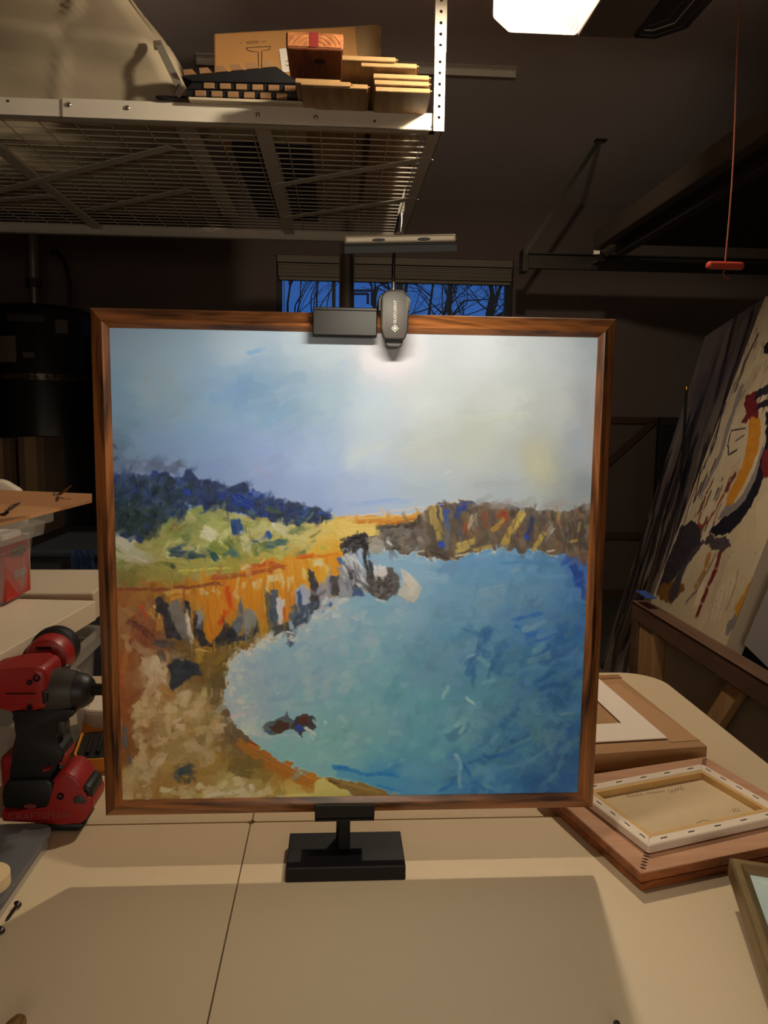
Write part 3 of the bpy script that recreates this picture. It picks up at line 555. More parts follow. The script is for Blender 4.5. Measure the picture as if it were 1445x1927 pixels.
    # greys and blacks of the cliff faces
    for poly,c in (([(320,1130),(345,1132),(352,1165),(358,1220),(330,1190),(305,1150)],(92,86,80)),([(300,1120),(315,1140),(340,1200),(355,1226),(330,1222),(300,1195),(285,1140)],(38,34,38)),([(346,1130),(358,1135),(356,1165),(346,1160)],(30,28,32)),([(362,1150),(376,1150),(385,1200),(405,1222),(375,1215),(365,1190)],(34,32,38)),([(368,1150),(378,1148),(380,1185),(372,1180)],(116,114,118)),
        ([(450,1120),(460,1160),(456,1190),(430,1200),(446,1160)],(74,82,92)),([(462,1148),(478,1150),(486,1170),(470,1196),(458,1190)],(106,106,104)),([(420,1175),(432,1172),(450,1195),(430,1215),(410,1238),(398,1235),(400,1220)],(30,32,38)),([(440,1200),(470,1190),(488,1170),(486,1200),(455,1215),(430,1212)],(40,42,46)),([(495,1105),(512,1120),(520,1180),(508,1200),(500,1160)],(84,80,66)),([(508,1110),(524,1112),(526,1160),(518,1180),(508,1165)],(58,68,84)),([(522,1130),(534,1130),(532,1175),(524,1178)],(176,170,170)),
        ([(515,1178),(550,1172),(545,1195),(510,1205)],(52,54,58)),([(555,1110),(575,1098),(590,1130),(575,1160),(555,1165)],(140,146,164)),([(560,1112),(566,1110),(568,1140),(558,1138)],(44,64,104)),([(580,1070),(592,1075),(602,1120),(600,1150),(586,1140)],(44,44,50)),([(596,1110),(620,1085),(630,1110),(612,1145),(600,1146)],(122,122,138)),([(620,1085),(640,1080),(645,1120),(628,1128)],(56,54,60)),([(556,1140),(600,1134),(590,1160),(565,1190),(548,1222),(540,1212),(545,1180)],(50,62,80)),([(604,1132),(640,1122),(625,1145),(606,1148)],(52,82,134))):
        G(poly,c,.93,2.5,2,9,.5)
    P.scatter([(540,1140),(600,1130),(580,1180),(545,1215)],40,[(40,46,56),(70,84,102),(110,124,142),(54,62,74)],14,5,-60,30,.7)
    S([(350,1155),(352,1175)],7,(206,170,84),.9); S([(354,1165),(360,1215)],9,(176,166,150),.95); S([(352,1190),(362,1225)],5,(150,140,124),.8)
    # left ochre-brown slope
    LS=[(210,1150),(290,1130),(310,1200),(400,1225),(450,1205),(490,1190),(470,1215),(432,1240),(424,1300),(432,1350),(470,1395),(540,1440),(640,1475),(660,1504),(225,1510)]
    lf=[(225,1180,(130,92,52)),(225,1250,(130,74,36)),(240,1330,(124,66,30)),(260,1200,(116,60,36)),(290,1270,(150,118,78)),(330,1230,(100,76,44)),(380,1250,(112,84,34)),(410,1280,(92,74,40)),(300,1340,(156,126,80)),(370,1340,(164,136,84)),(420,1360,(110,88,50)),(450,1390,(104,84,56)),(330,1420,(160,132,78)),(400,1430,(148,116,52)),(260,1460,(150,120,72)),(300,1490,(150,110,52)),(480,1440,(132,106,48)),(540,1450,(168,116,46)),(590,1470,(178,122,46)),(440,1480,(182,164,108)),(560,1495,(206,190,96)),(620,1490,(214,198,110)),(380,1490,(150,116,54)),(240,1410,(116,70,32))]
    FL=P.field(lf,1); rm=P.pmask(LS,5,1); m=rm[2][...,None]; P.c[rm[0],rm[1]]=P.c[rm[0],rm[1]]*(1-m)+FL[rm[0],rm[1]]*m
    rmM=np.zeros((N,N)); rmM[rm[0],rm[1]]=rm[2]; P.mask=rmM
    P.scatter(LS,520,FL,26,14,-60,50,.6,9,8,.6,5)
    P.scatter([(270,1230),(320,1240),(310,1320),(270,1300)],26,[(178,150,110),(164,134,92),(186,158,118)],30,16,-70,30,.8)
    P.scatter([(250,1320),(340,1290),(420,1300),(430,1370),(400,1440),(250,1440)],110,[(170,144,96),(182,156,110),(158,130,82),(190,164,120),(168,136,74)],24,16,-40,60,.7,9,5,.9,6)
    P.scatter([(232,1440),(280,1440),(280,1500),(232,1505)],30,[(170,146,100),(152,124,74),(184,160,116)],22,16,-70,50,.75)
    P.scatter([(300,1490),(420,1470),(480,1470),(520,1500),(300,1505)],46,[(186,168,116),(200,184,134),(170,146,88)],24,14,-20,40,.75)
    for pts,w,c,a in (([(222,1240),(226,1330)],16,(140,70,32),.85),([(240,1200),(230,1270)],12,(150,90,44),.7),([(225,1300),(240,1360)],14,(128,70,32),.8),([(214,1130),(260,1165)],12,(140,100,52),.8),([(248,1125),(262,1140),(275,1165)],10,(176,66,36),.9),([(245,1165),(275,1155)],9,(120,52,32),.8),([(240,1170),(270,1185),(290,1205)],14,(80,40,30),.9),([(280,1150),(300,1170),(300,1190)],16,(156,112,48),.9),([(290,1140),(303,1165)],8,(188,150,80),.9),([(240,1205),(250,1215)],9,(76,30,28),.8),
        ([(232,1195),(245,1230)],12,(158,124,84),.7),([(250,1210),(285,1235)],18,(150,118,80),.8),([(300,1225),(310,1250)],14,(66,56,50),.8),([(290,1210),(330,1215)],14,(56,50,48),.85),([(320,1230),(350,1240)],16,(130,116,88),.7),([(370,1222),(398,1228)],5,(196,160,70),.9),([(370,1235),(380,1250)],14,(150,116,36),.9),([(430,1220),(460,1205)],14,(150,122,50),.9),([(405,1250),(430,1225)],12,(130,100,40),.8),([(478,1220),(490,1205)],12,(108,88,56),.85),([(455,1225),(462,1240)],9,(190,168,120),.8),
        ([(400,1270),(420,1250)],14,(104,84,32),.8),([(408,1290),(402,1330)],16,(90,72,40),.85),([(420,1330),(440,1370),(470,1400)],16,(96,78,54),.85),([(425,1370),(440,1400)],14,(88,72,46),.8),([(434,1240),(428,1260)],9,(214,196,160),.9),([(452,1225),(436,1238)],8,(206,190,156),.85),([(424,1275),(430,1300),(440,1330)],7,(204,188,160),.8),([(446,1345),(452,1370)],5,(200,184,160),.7),
        ([(232,1370),(236,1410)],10,(48,60,72),.85),([(245,1440),(244,1420)],8,(40,56,70),.6),([(345,1330),(355,1300)],16,(190,164,122),.8),([(330,1368),(350,1372)],12,(200,176,130),.9),([(325,1360),(345,1352)],6,(206,184,140),.9),([(270,1400),(262,1440)],14,(184,156,110),.8),([(250,1430),(268,1445)],14,(178,152,108),.8),([(360,1400),(400,1430)],20,(178,156,112),.8),([(300,1290),(330,1320)],20,(150,104,50),.8),([(310,1310),(300,1340)],18,(140,92,42),.6),
        ([(470,1400),(520,1430),(580,1462)],13,(186,112,48),.9),([(450,1400),(500,1440),(590,1480)],20,(170,112,40),.85),([(520,1430),(590,1470)],5,(208,140,72),.8),([(465,1395),(500,1412)],4,(96,50,36),.7),([(440,1440),(500,1440)],22,(110,92,42),.8),([(430,1450),(480,1465)],18,(104,86,40),.8),([(470,1475),(500,1485)],16,(164,144,70),.8),([(530,1480),(534,1494)],3,(206,190,110),.9)):
        S(pts,w,c,a,rel=.9)
    G([(318,1250),(335,1240),(370,1250),(382,1275),(360,1270),(345,1285),(325,1308),(318,1290)],(36,38,44),.97,4,2,7,.6); S([(345,1245),(378,1270)],10,(34,36,42),.9); S([(335,1240),(355,1236)],5,(50,44,30),.8)
    P.scatter([(325,1440),(370,1438),(368,1470),(335,1475)],24,[(40,46,50),(52,54,50),(70,64,48)],14,9,-20,60,.7)
    S([(335,1455),(362,1448)],14,(38,46,52),.9); S([(345,1465),(350,1480)],8,(84,64,40),.7)
    S([(470,1485),(480,1482)],10,(216,214,210),.9); S([(392,1500),(440,1492),(460,1488)],9,(206,196,156),.85)
    P.mask=None
    G([(598,1468),(612,1466),(618,1480),(640,1486),(660,1500),(655,1506),(530,1506),(545,1500),(590,1496)],(222,206,110),1,3,1,9,.7)
    S([(605,1470),(612,1490)],14,(230,216,124),.9); S([(610,1490),(650,1500)],10,(226,210,112),.9); S([(540,1500),(600,1500)],8,(216,200,110),.9)
    G([(612,1466),(650,1470),(700,1482),(745,1504),(665,1504),(655,1492),(630,1482)],(140,112,54),1,3,1,9,.5); S([(620,1472),(640,1480)],5,(84,52,30),.9); S([(650,1478),(720,1496)],6,(160,130,66),.8); S([(630,1470),(690,1482)],4,(150,120,80),.7)
    smudge([(205,1095),(640,1040),(650,1110),(560,1190),(440,1225),(330,1225),(212,1190)],330,22,6,88,16,.6)
    smudge([(205,985),(640,985),(640,1040),(205,1095)],160,18,9,-8,45,.5)
    smudge([(210,1150),(440,1230),(440,1360),(600,1490),(230,1505)],330,16,10,-60,60,.55,4,5)
    smudge([(640,985),(820,950),(1120,955),(1110,1040),(850,1052),(700,1030)],190,20,6,78,26,.55)
    smudge([(560,1170),(470,1215),(425,1250),(420,1310),(440,1360),(520,1425),(540,1400),(470,1350),(455,1290),(480,1250),(570,1210)],120,18,9,-30,60,.45,5,5)
    for _ in range(70):
        t=R.rand(); cx=[(612,1150),(560,1185),(480,1222),(440,1250),(432,1300),(448,1350),(475,1385)]; i=min(int(t*6),5); f=t*6-i
        x=cx[i][0]*(1-f)+cx[i+1][0]*f+R.uniform(2,34); y=cx[i][1]*(1-f)+cx[i+1][1]*f+R.randn()*8
        S([(x,y),(x+R.uniform(8,20),y-R.uniform(2,14))],R.uniform(7,14),(176+R.randn()*9,188+R.randn()*7,196+R.randn()*7),.5,dry=.5)
    smudge(WP,420,30,13,-30,60,.5,6,6)
    # pale foam and cream splashes along the near shore
    rim=[(640,1130),(612,1146),(575,1180),(520,1205),(470,1222),(440,1248),(428,1285),(430,1325),(445,1358),(468,1385)]
    for _ in range(110):
        t=R.rand()*(len(rim)-1); i=int(t); f=t-i; x=rim[i][0]*(1-f)+rim[min(i+1,9)][0]*f+R.uniform(-4,22); y=rim[i][1]*(1-f)+rim[min(i+1,9)][1]*f+R.randn()*6
        c=[(196,200,200),(180,192,198),(206,200,184),(170,184,194)][R.randint(4)]; an=R.uniform(-1.6,.6)
        S([(x,y),(x+math.cos(an)*R.uniform(8,22),y+math.sin(an)*R.uniform(8,22))],R.uniform(5,12),c,.6,dry=.5)
    for _ in range(90):
        x,y=R.uniform(440,760),R.uniform(1160,1440); 
        if (x-440)/320+(y-1160)/280<.25 or (y>1400 and x<560): continue
        an=R.uniform(-1.2,.4); S([(x,y),(x+math.cos(an)*R.uniform(10,30),y+math.sin(an)*R.uniform(8,24))],R.uniform(8,16),(150+R.randn()*10,180+R.randn()*8,192+R.randn()*7),.28,dry=.6)
    for _ in range(16):
        x,y=R.uniform(440,560),R.uniform(1082,1100)-0; S([(x,y),(x+R.randn()*2,y+R.uniform(10,26))],R.uniform(4,8),(230,204,140),.6,dry=.6)
    # ---------------- grey headland rocks
    for poly,c in (([(640,1030),(655,1012),(690,1004),(700,1012),(695,1035),(680,1030),(670,1045),(650,1045)],(34,30,32)),([(645,1035),(662,1030),(676,1055),(690,1090),(695,1115),(680,1115),(660,1090),(650,1060)],(150,148,148)),([(686,1010),(700,1018),(692,1040),(695,1090),(688,1080),(682,1040)],(40,34,34)),([(690,1015),(712,1010),(728,1030),(712,1042),(698,1040)],(156,146,130)),
        ([(638,1070),(655,1060),(668,1090),(668,1125),(640,1128)],(128,128,134)),([(652,1065),(668,1075),(676,1110),(664,1112)],(62,60,62)),([(664,1108),(685,1108),(690,1122),(665,1126)],(60,80,112)),([(690,1085),(705,1070),(740,1070),(756,1090),(750,1118),(730,1132),(705,1125),(692,1110)],(74,68,64)),([(706,1068),(726,1064),(732,1082),(718,1092),(706,1084)],(200,190,184)),
        ([(696,1050),(706,1060),(704,1088),(694,1088)],(54,50,52)),([(756,1070),(770,1075),(800,1108),(785,1136),(762,1130),(750,1120),(762,1096)],(176,170,156))):
        G(poly,c,.95,2.5,2,9,.6)
    P.scatter([(695,1085),(750,1080),(750,1120),(700,1122)],60,[(90,84,80),(60,54,52),(46,42,42),(112,104,98)],12,6,-50,60,.8,9,5,.9)
    P.scatter([(645,1035),(690,1060),(692,1110),(650,1110)],50,[(170,170,172),(130,130,136),(96,94,98),(190,188,186)],18,5,70,18,.7,9,6,.9)
    P.scatter([(640,1012),(700,1004),(690,1035),(650,1040)],40,[(24,22,26),(46,42,44),(70,66,66)],12,5,-20,50,.8,9,4,.9)
    for pts,w,c,a in (([(652,1045),(680,1062)],5,(206,204,204),.9),([(765,1085),(785,1110)],14,(196,188,170),.9),([(770,1120),(792,1110)],10,(186,180,166),.8),([(640,1050),(644,1066)],9,(40,80,150),.9),([(710,1130),(730,1134)],6,(206,206,204),.7),([(725,1105),(740,1090)],5,(40,36,36),.8),([(700,1055),(712,1060)],4,(150,130,120),.6)):
        S(pts,w,c,a,rel=.9)
    smudge([(640,1010),(700,1004),(790,1080),(800,1110),(760,1132),(640,1128)],130,14,6,70,40,.6)
    # small rocks in the bay
    for poly,c in (([(494,1372),(508,1358),(530,1352),(538,1340),(546,1352),(560,1355),(556,1376),(530,1378),(508,1386)],(62,70,76)),([(505,1370),(522,1358),(546,1362),(548,1376),(520,1382)],(62,40,30)),([(556,1354),(572,1348),(590,1350),(600,1372),(580,1378),(566,1388),(552,1372)],(44,40,46)),([(562,1354),(578,1350),(582,1366),(564,1366)],(84,44,32))):
        G(poly,c,.95,3,1,7,.7)
    for pts,w,c,a in (([(508,1378),(512,1384)],8,(28,54,130),.95),([(560,1368),(568,1380)],11,(26,50,136),.95),([(575,1372),(598,1386)],9,(190,200,194),.9),([(590,1356),(600,1370)],8,(150,176,186),.7),([(582,1378),(592,1398)],6,(160,184,184),.8),([(612,1360),(616,1366)],6,(216,224,216),.95),([(500,1388),(550,1384),(570,1390)],6,(148,176,182),.8),([(550,1330),(590,1325)],10,(100,124,140),.5),([(496,1376),(490,1374)],5,(60,64,80),.8)):
        S(pts,w,c,a,rel=.9)
    P.z=np.clip(P.z,-1,6)
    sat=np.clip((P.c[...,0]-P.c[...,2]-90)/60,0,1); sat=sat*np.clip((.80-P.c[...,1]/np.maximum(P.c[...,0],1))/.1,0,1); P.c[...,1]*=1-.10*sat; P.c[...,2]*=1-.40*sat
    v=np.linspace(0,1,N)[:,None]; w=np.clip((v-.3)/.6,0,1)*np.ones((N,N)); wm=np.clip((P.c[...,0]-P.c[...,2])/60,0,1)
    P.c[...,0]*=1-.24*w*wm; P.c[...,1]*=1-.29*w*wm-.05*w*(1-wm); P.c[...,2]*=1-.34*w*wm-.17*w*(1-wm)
    return P.c,P.z+(vnoise(N,N,N/2.2,N/2.2,RN)-.5)*.08

# ------------------------------------------------------------------ framed painting
FX0,FX1,FY0,FY1,FZ0,FZ1=-.2505,.2915,.800,.824,.8135,1.3555
IX0,IX1,IZ0,IZ1=-.2305,.2715,.8340,1.3355
fp=empty('framed_painting',((FX0+FX1)/2,.812,FZ0),'square cliff and bay seascape oil painting in a walnut frame, upright on the black stand','painting')
IW2=.0055
def rail(a0,a1,b0,b1,ax):
    """mitred rail. outer line a0-a1, inner line b0-b1 (points in x,z); steps inward with a sloped lip"""
    bm=B(); A0,A1,B0,B1=[Vector((p[0],0,p[1])) for p in (a0,a1,b0,b1)]
    def lerp(t): return A0.lerp(B0,t),A1.lerp(B1,t)
    prof=[(0,FY1),(0,FY0+.0125),(.05,FY0+.0112),(.66,FY0+.0006),(.72,FY0),(.78,FY0+.001),(1.0,FY0+.0065),(1.0,FY1)]
    R0=[];R1=[]
    for t,y in prof:
        p,q=lerp(t); R0.append(bm.verts.new((p.x,y,p.z))); R1.append(bm.verts.new((q.x,y,q.z)))
    n=len(prof)
    for i in range(n): bm.faces.new((R0[i],R0[(i+1)%n],R1[(i+1)%n],R1[i]))
    bm.faces.new(R0); bm.faces.new(R1[::-1])
    return obj('frame_rail',bm,WALN(ax),fp)
rail((FX0,FZ1),(FX1,FZ1),(IX0,IZ1),(IX1,IZ1),'X'); rail((FX0,FZ0),(FX1,FZ0),(IX0,IZ0),(IX1,IZ0),'X')
rail((FX0,FZ0),(FX0,FZ1),(IX0,IZ0),(IX0,IZ1),'Z'); rail((FX1,FZ0),(FX1,FZ1),(IX1,IZ0),(IX1,IZ1),'Z')
b=B(); box(b,IX0-.004,IX1+.004,FY0+.012,FY1-.002,IZ0-.004,IZ1+.004); obj('backing_board',b,CARD,fp)
CVY=FY0+.0072
PT=paint_mat('oil_paint')
cols,hg=make_painting()
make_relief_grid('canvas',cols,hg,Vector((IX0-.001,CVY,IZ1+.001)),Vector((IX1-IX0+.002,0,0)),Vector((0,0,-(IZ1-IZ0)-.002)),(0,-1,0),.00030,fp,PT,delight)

# ------------------------------------------------------------------ stand holding the painting
st=empty('display_stand',(.009,.82,TZ),'black metal stand with heavy base block gripping the framed painting','stand')
b=B(); box(b,-.053,.0765,.781,.853,TZ,TZ+.0165,.0012,2); obj('base',b,BLACKM,st)
PX0,PYY=.0085,.838
b=B(); lathe(b,(PX0,PYY,TZ+.0165),(0,0,1),[(0,.0078),(.65,.0078),(.6515,.0068),(.6525,.0068)],28); obj('pole',b,mat('black_gloss_metal',(88,80,72),.24,metal=.9),st,smooth=2)
b=B(); box(b,-.0225,.0425,.7935,.797,.8155,.8305,.0008,1); box(b,-.0225,.0425,.797,.846,.8100,.8130,.0005,1); obj('lower_bracket',b,BLACKM,st)
b=B(); box(b,.003,.0165,.815,.846,.7665,.8110,.001,1); obj('neck',b,BLACKM,st)
b=B(); box(b,-.0258,.0390,.7915,.7955,.3+1.0306,1.3560,.001,1); box(b,-.0258,.0390,.7955,.849,1.3560,1.3590,.0006,1); box(b,-.0258,.0390,.7955,.799,1.3300,1.3312,.0004,1); obj('upper_bracket',b,BLACKM,st)

# ------------------------------------------------------------------ clip lamp
cl=empty('clip_lamp',(.0555,.80,1.322),'black clip-on picture lamp with gooseneck and wide flat head on top rail','lamp')
CLM=mat('clip_grey',(44,40,38),.55,spec=.4)
cx0,cx1=PY(716,600,.785).x,PY(768,600,.785).x; cxm=(cx0+cx1)/2
zt,zb=PY(742,545,.785).z,PY(742,637,.785).z
b=B(); w=(cx1-cx0)/2
P=[(-w,.0),(-w,-.030),(-w+.003,-.0400),(-w+.006,-.0410),(w-.006,-.0410),(w-.003,-.0400),(w,-.030),(w,0),(w,.0),(w-.002,.004),(w-.006,.0072),(0,.0080),(-w+.006,.0072),(-w+.002,.004)]
zc=zt-.0085
prism(b,[Vector((cxm+x,.7795,zc+z)) for x,z in P],Vector((0,.010,0)),.0022,3); obj('clip_front_jaw',b,CLM,cl,smooth=2)
b=B(); prism(b,[Vector((cxm+x*1.17,.7895,zc+min(z,0)*.9+max(z,0)*1.0)) for x,z in P],Vector((0,.010,0)),.001,1)
for v in b.verts: 
    if v.co.z<1.3562: v.co.z=1.3562+(v.co.z-1.3562)*.02
obj('clip_hinge',b,BLACKP,cl)
b=B(); prism(b,[Vector((cxm+x*1.12,.8265,zc+z)) for x,z in P],Vector((0,.010,0)),.002,1); box(b,cxm-.012,cxm+.012,.795,.83,zt-.012,zt-.002,.001,1); obj('clip_rear_jaw',b,BLACKP,cl)
b=B(); 
z0=PY(742,653,.785).z
prism(b,[Vector((cxm+x,.786,z)) for x,z in ((-w+.004,zb+.003),(w-.004,zb+.003),(w-.0055,z0+.002),(w-.009,z0),(-w+.009,z0),(-w+.0055,z0+.002))],Vector((0,.011,0)),.001,2); obj('rubber_pad',b,BLACKP,cl)
LOGO=mat('pale_print',(170,160,148),.6)
text('lettering','GLOCUSENT',.0039,basis((cxm+.0003,.7793,PY(742,588.5,.785).z),(0,0,1),(-1,0,0)),LOGO,cl,.0001)
def ring_poly(bm,c,r1,r2,y,n=4,rot=0):
    a=[bm.verts.new((c[0]+r1*math.cos(rot+k*2*math.pi/n),y,c[1]+r1*math.sin(rot+k*2*math.pi/n))) for k in range(n)]
    d=[bm.verts.new((c[0]+r2*math.cos(rot+k*2*math.pi/n),y,c[1]+r2*math.sin(rot+k*2*math.pi/n))) for k in range(n)]
    for k in range(n): bm.faces.new((a[k],a[(k+1)%n],d[(k+1)%n],d[k]))
lg=(cxm+.0003,PY(742,619,.785).z)
b=B(); ring_poly(b,lg,.0036,.0028,.7793,4); ring_poly(b,lg,.0014,.00001,.7793,6); obj('logo',b,LOGO,cl)
hz=HEADC; 
tx=Vector((1,0,.045)).normalized(); tn=Vector((0,-math.sin(HEAD_TILT),math.cos(HEAD_TILT))); tn=(tn-tx*tn.dot(tx)).normalized(); ty=tn.cross(tx)
HM=Matrix(((tx.x,ty.x,tn.x,hz.x),(tx.y,ty.y,tn.y,hz.y),(tx.z,ty.z,tn.z,hz.z),(0,0,0,1)))
g0=Vector((PY(741,545,.80).x,.80,zt-.003)); topz=PY(752,414,.735)
bk=HM@Vector((0,.012,.006))
def bez(P,n):
    out=[]
    for i in range(n+1):
        t=i/n; q=[Vector(p) for p in P]
        while len(q)>1: q=[a.lerp(c,t) for a,c in zip(q,q[1:])]
        out.append(q[0])
    return out
b=B(); tube(b,[(g0.x,g0.y,zt-.004),(g0.x,g0.y,zt+.010)],.0024,12); obj('neck_ferrule',b,CHROME,cl)
path=bez([g0+Vector((0,0,.008)),g0+Vector((-.004,.004,.035)),Vector((g0.x+.006,.795,1.47)),Vector((topz.x+.002,.745,1.445)),Vector((topz.x+.001,.712,1.424)),bk],26)
b=B(); tube(b,path,.0017,10); obj('gooseneck',b,mat('gooseneck_metal',(60,57,54),.25,metal=.85),cl,smooth=2)
b=B(); box(b,-.0468,.0468,-.0105,.012,-.0002,.0062,.0018,3,HM); obj('head_cover',b,mat('silver_paint',(205,190,165),.4,metal=.2),cl)
b=B(); box(b,-.0475,.0475,-.0112,.0125,-.0022,-.0004,.0005,1,HM); box(b,-.0475,.0475,-.0112,-.0102,-.0084,-.0020,.0003,1,HM); box(b,-.0475,.0475,.0115,.0125,-.0040,-.0020,.0002,1,HM); box(b,-.0475,-.0465,-.0110,.0120,-.0045,-.0020,.0002,1,HM); box(b,.0465,.0475,-.0110,.0120,-.0045,-.0020,.0002,1,HM); obj('head_body',b,BLACKP,cl)
b=B(); box(b,-.044,.044,-.007,.009,-.0027,-.0023,0,1,HM); obj('led_panel',b,mat('led_panel',(255,244,225),.5,emit=(255,240,220),es=6),cl)
for sx in (-.0185,.0195):
    b=B(); lathe(b,(0,0,0),(0,0,1),[(0,.0042),(.0007,.0042),(.0010,.0036)],20)
    for v in b.verts: v.co=HM@Vector((sx+v.co.x*1.3,-.0104-v.co.z,v.co.y*.30+.0022))
    obj('button',b,DARKGREY,cl)
b=B(); lathe(b,HM@Vector((0,.004,.0055)),tn,[(0,.004),(.003,.0035),(.005,.002)],16); obj('swivel_cap',b,CHROME,cl)
# the LEDs' light, inside the head's panel, facing out of it
L=light('led_light','AREA',HM@Vector((0,.002,-.0031)),LED_W,(1,.89,.70),shape='RECTANGLE',size=.088,size_y=.014)
L.rotation_euler=HM.to_euler(); tag(L,'light of the clip lamp')
L.parent=None

# ------------------------------------------------------------------ garage opener
op=empty('garage_opener',(.62,1.75,2.17),'white and charcoal garage door opener on the ceiling with one glowing lens','opener')
ZB=2.17
def chamf(x0,x1,y0,y1,c,left):
    if left: return [(x1,y0),(x1,y1),(x0+c*.75,y1),(x0+.03*c,y1-c*.9),(x0,y1-c*1.3),(x0,y0+c*1.3),(x0+.03*c,y0+c*.9),(x0+c*.75,y0)]
    return [(x0,y0),(x1-c,y0),(x1,y0+c),(x1,y1-c),(x1-c,y1),(x0,y1)]
ex0,ex1,ex2,ex3=.352,.535,.675,.835; oy0,oy1=1.50,1.9
ey=PZ(1085,70,ZB); ex1=ey.x; ex0=PZ(935,10,ZB).x; ex2=PZ(1190,72,ZB).x; ex3=PZ(1335,0,ZB).x+.01; oy1=ey.y
b=B(); prism(b,[Vector((x,y,ZB)) for x,y in ((ex1,oy0),(ex2,oy0),(ex2,oy1),(ex1,oy1))],Vector((0,0,.16)),.006,2); obj('housing',b,mat('opener_grey',(96,86,82),.55),op)
b=B(); box(b,ex0-.0,ex3,oy0,oy1-.002,ZB+.10,ZB+.17,.008,2); obj('top_cover',b,MATS['opener_grey'],op)
LENS=mat('lamp_lens',(245,235,220),.15,emit=(255,226,180),es=1.6,alpha=.10)
b=B(); prism(b,[Vector((x,y,ZB)) for x,y in chamf(ex0,ex1-.001,oy0,oy1-.002,.07,True)],Vector((0,0,.10)),.008,2); obj('lit_lens',b,LENS,op,label='lens glowing bright white')
LENS2=mat('dark_lens',(46,44,48),.2,alpha=.75)
b=B(); prism(b,[Vector((x,y,ZB)) for x,y in chamf(ex2+.001,ex3,oy0,oy1-.002,.055,False)],Vector((0,0,.10)),.006,2); dl=obj('unlit_lens',b,LENS2,op,label='dark unlit lens with stepped ribs')
RIB=mat('lens_rib',(150,140,128),.4)
for k in range(3):
    i=.022*(k+1); P=chamf(ex2+.012,ex3-i,oy0+i,oy1-.006-i,.045-.008*k,False); b=B()
    tube(b,[Vector((x,y,ZB-.001)) for x,y in P[1:5]+[P[5]]],.0022,4); obj('rib',b,RIB if k==1 else DARKGREY,dl)
for k in range(5):
    b=B(); x=ex1-.012-.011*k; beam(b,(x,oy0+.02,ZB+.006),(x,oy1-.02-.006*k,ZB+.006),.002,.012); obj('lens_flute',b,mat('flute',(180,170,150),.3,alpha=.6),op)
b=B(); lathe(b,OPENER_BULB+Vector((0,0,-.03)),(0,0,1),[(0,.004),(.006,.016),(.018,.026),(.030,.03),(.045,.027),(.058,.016),(.07,.013)],20)
obj('bulb',b,mat('bulb_glass',(255,250,240),.4,emit=(255,232,195),es=22,alpha=.5),op)
for x in (ex1+.02,ex2-.02):
    b=B(); beam(b,(x,1.72,ZB+.165),(x,1.72,CH-.001),.004,.03,Vector((0,1,0))); obj('hanger_strap',b,STEEL,op)
b=B(); 
light('bulb_light','POINT',OPENER_BULB,OPENER_W,(1,.86,.64),shadow_soft_size=.03)['label']='light of the opener bulb'
b=B(); box(b,ex3-.02,3.5,1.685,1.715,ZB+.11,ZB+.15); obj('opener_rail',b,STEEL,op)
# pull cord and red handle
hc=PY(1364,500,1.70)
rc=empty('pull_cord',(hc.x,1.70,hc.z-.02),'thin orange pull cord with red plastic handle hanging from ceiling on right','cord')
ROPE=mat('orange_rope',(150,76,52),.8,var=.35,vscale=400)
pts=[(hc.x+(.004*math.sin(k*.5)),1.70,hc.z+.01+(ZB+.11-hc.z-.01)*k/12) for k in range(13)]
b=B(); tube(b,pts,.0017,6); obj('cord',b,ROPE,rc)
b=B(); box(b,hc.x-.041,hc.x+.041,1.69,1.71,hc.z-.008,hc.z+.008,.006,3); obj('handle',b,mat('red_handle',(168,62,44),.35),rc)
b=B(); tube(b,bez([(hc.x+.002,1.70,hc.z-.006),(hc.x-.008,1.70,hc.z-.016),(hc.x-.002,1.70,hc.z-.028),(hc.x+.012,1.70,hc.z-.028)],10),.0018,6); obj('cord_tail',b,ROPE,rc)

# ------------------------------------------------------------------ garage door and its tracks
GD=mat('garage_door_paint',(48,42,40),.7)
gd=empty('garage_door',(2.4,1.7,2.12),'open sectional garage door lying flat under the ceiling, upper right','garage door')
n=4; gx0=1.27
for k in range(n):
    y0=-1.3+k*(3.84+1.3)/n; b=B(); box(b,gx0+.02,3.4,y0+.004,y0+(3.84+1.3)/n-.004,2.125,2.165,.004,1)
    obj('panel',b,GD,gd)
b=B(); box(b,gx0-.02,gx0+.03,-1.3,3.845,2.10,2.185,.004,1); obj('edge_rail',b,mat('door_rail',(92,78,66),.5,metal=.3),gd)
b=B(); box(b,gx0+.09,gx0+.14,-1.3,3.845,2.075,2.125,.004,1); obj('stiffener',b,mat('door_rail2',(74,62,54),.5,metal=.3),gd)
b=B(); beam(b,(gx0+.0,3.85,2.09),(gx0+.10,4.05,2.10),.03,.02); tube(b,[(gx0+.13,3.9,2.13),(gx0+.13,4.3,2.13)],.012,8); obj('roller_bracket',b,STEEL,gd)
t1=PZ(985,492,2.13); t2=PZ(1445,512,2.13)
tr=empty('door_track',(2.2,4.3,2.1),'dark steel garage door track running level below the ceiling near the window','track')
TRM=mat('track_steel',(70,62,56),.45,metal=.6)
b=B(); beam(b,(t1.x,4.32,2.13),(3.45,4.32,2.13),.03,.07); beam(b,(t1.x,4.30,2.17),(3.45,4.30,2.17),.05,.006); obj('rail',b,TRM,tr)
b=B(); box(b,t1.x-.015,t1.x+.02,4.27,4.35,2.07,2.19,.003,1); obj('end_bracket',b,TRM,tr)
s0=PY(990,482,4.25); s1=PZ(1130,262,CH); b=B(); beam(b,(t1.x,4.27,2.17),s1,.022,.004,Vector((0,1,0))); beam(b,s1-Vector((.03,0,.006)),s1+Vector((.03,0,-.006)),.04,.006); obj('hanger_strap',b,TRM,tr)

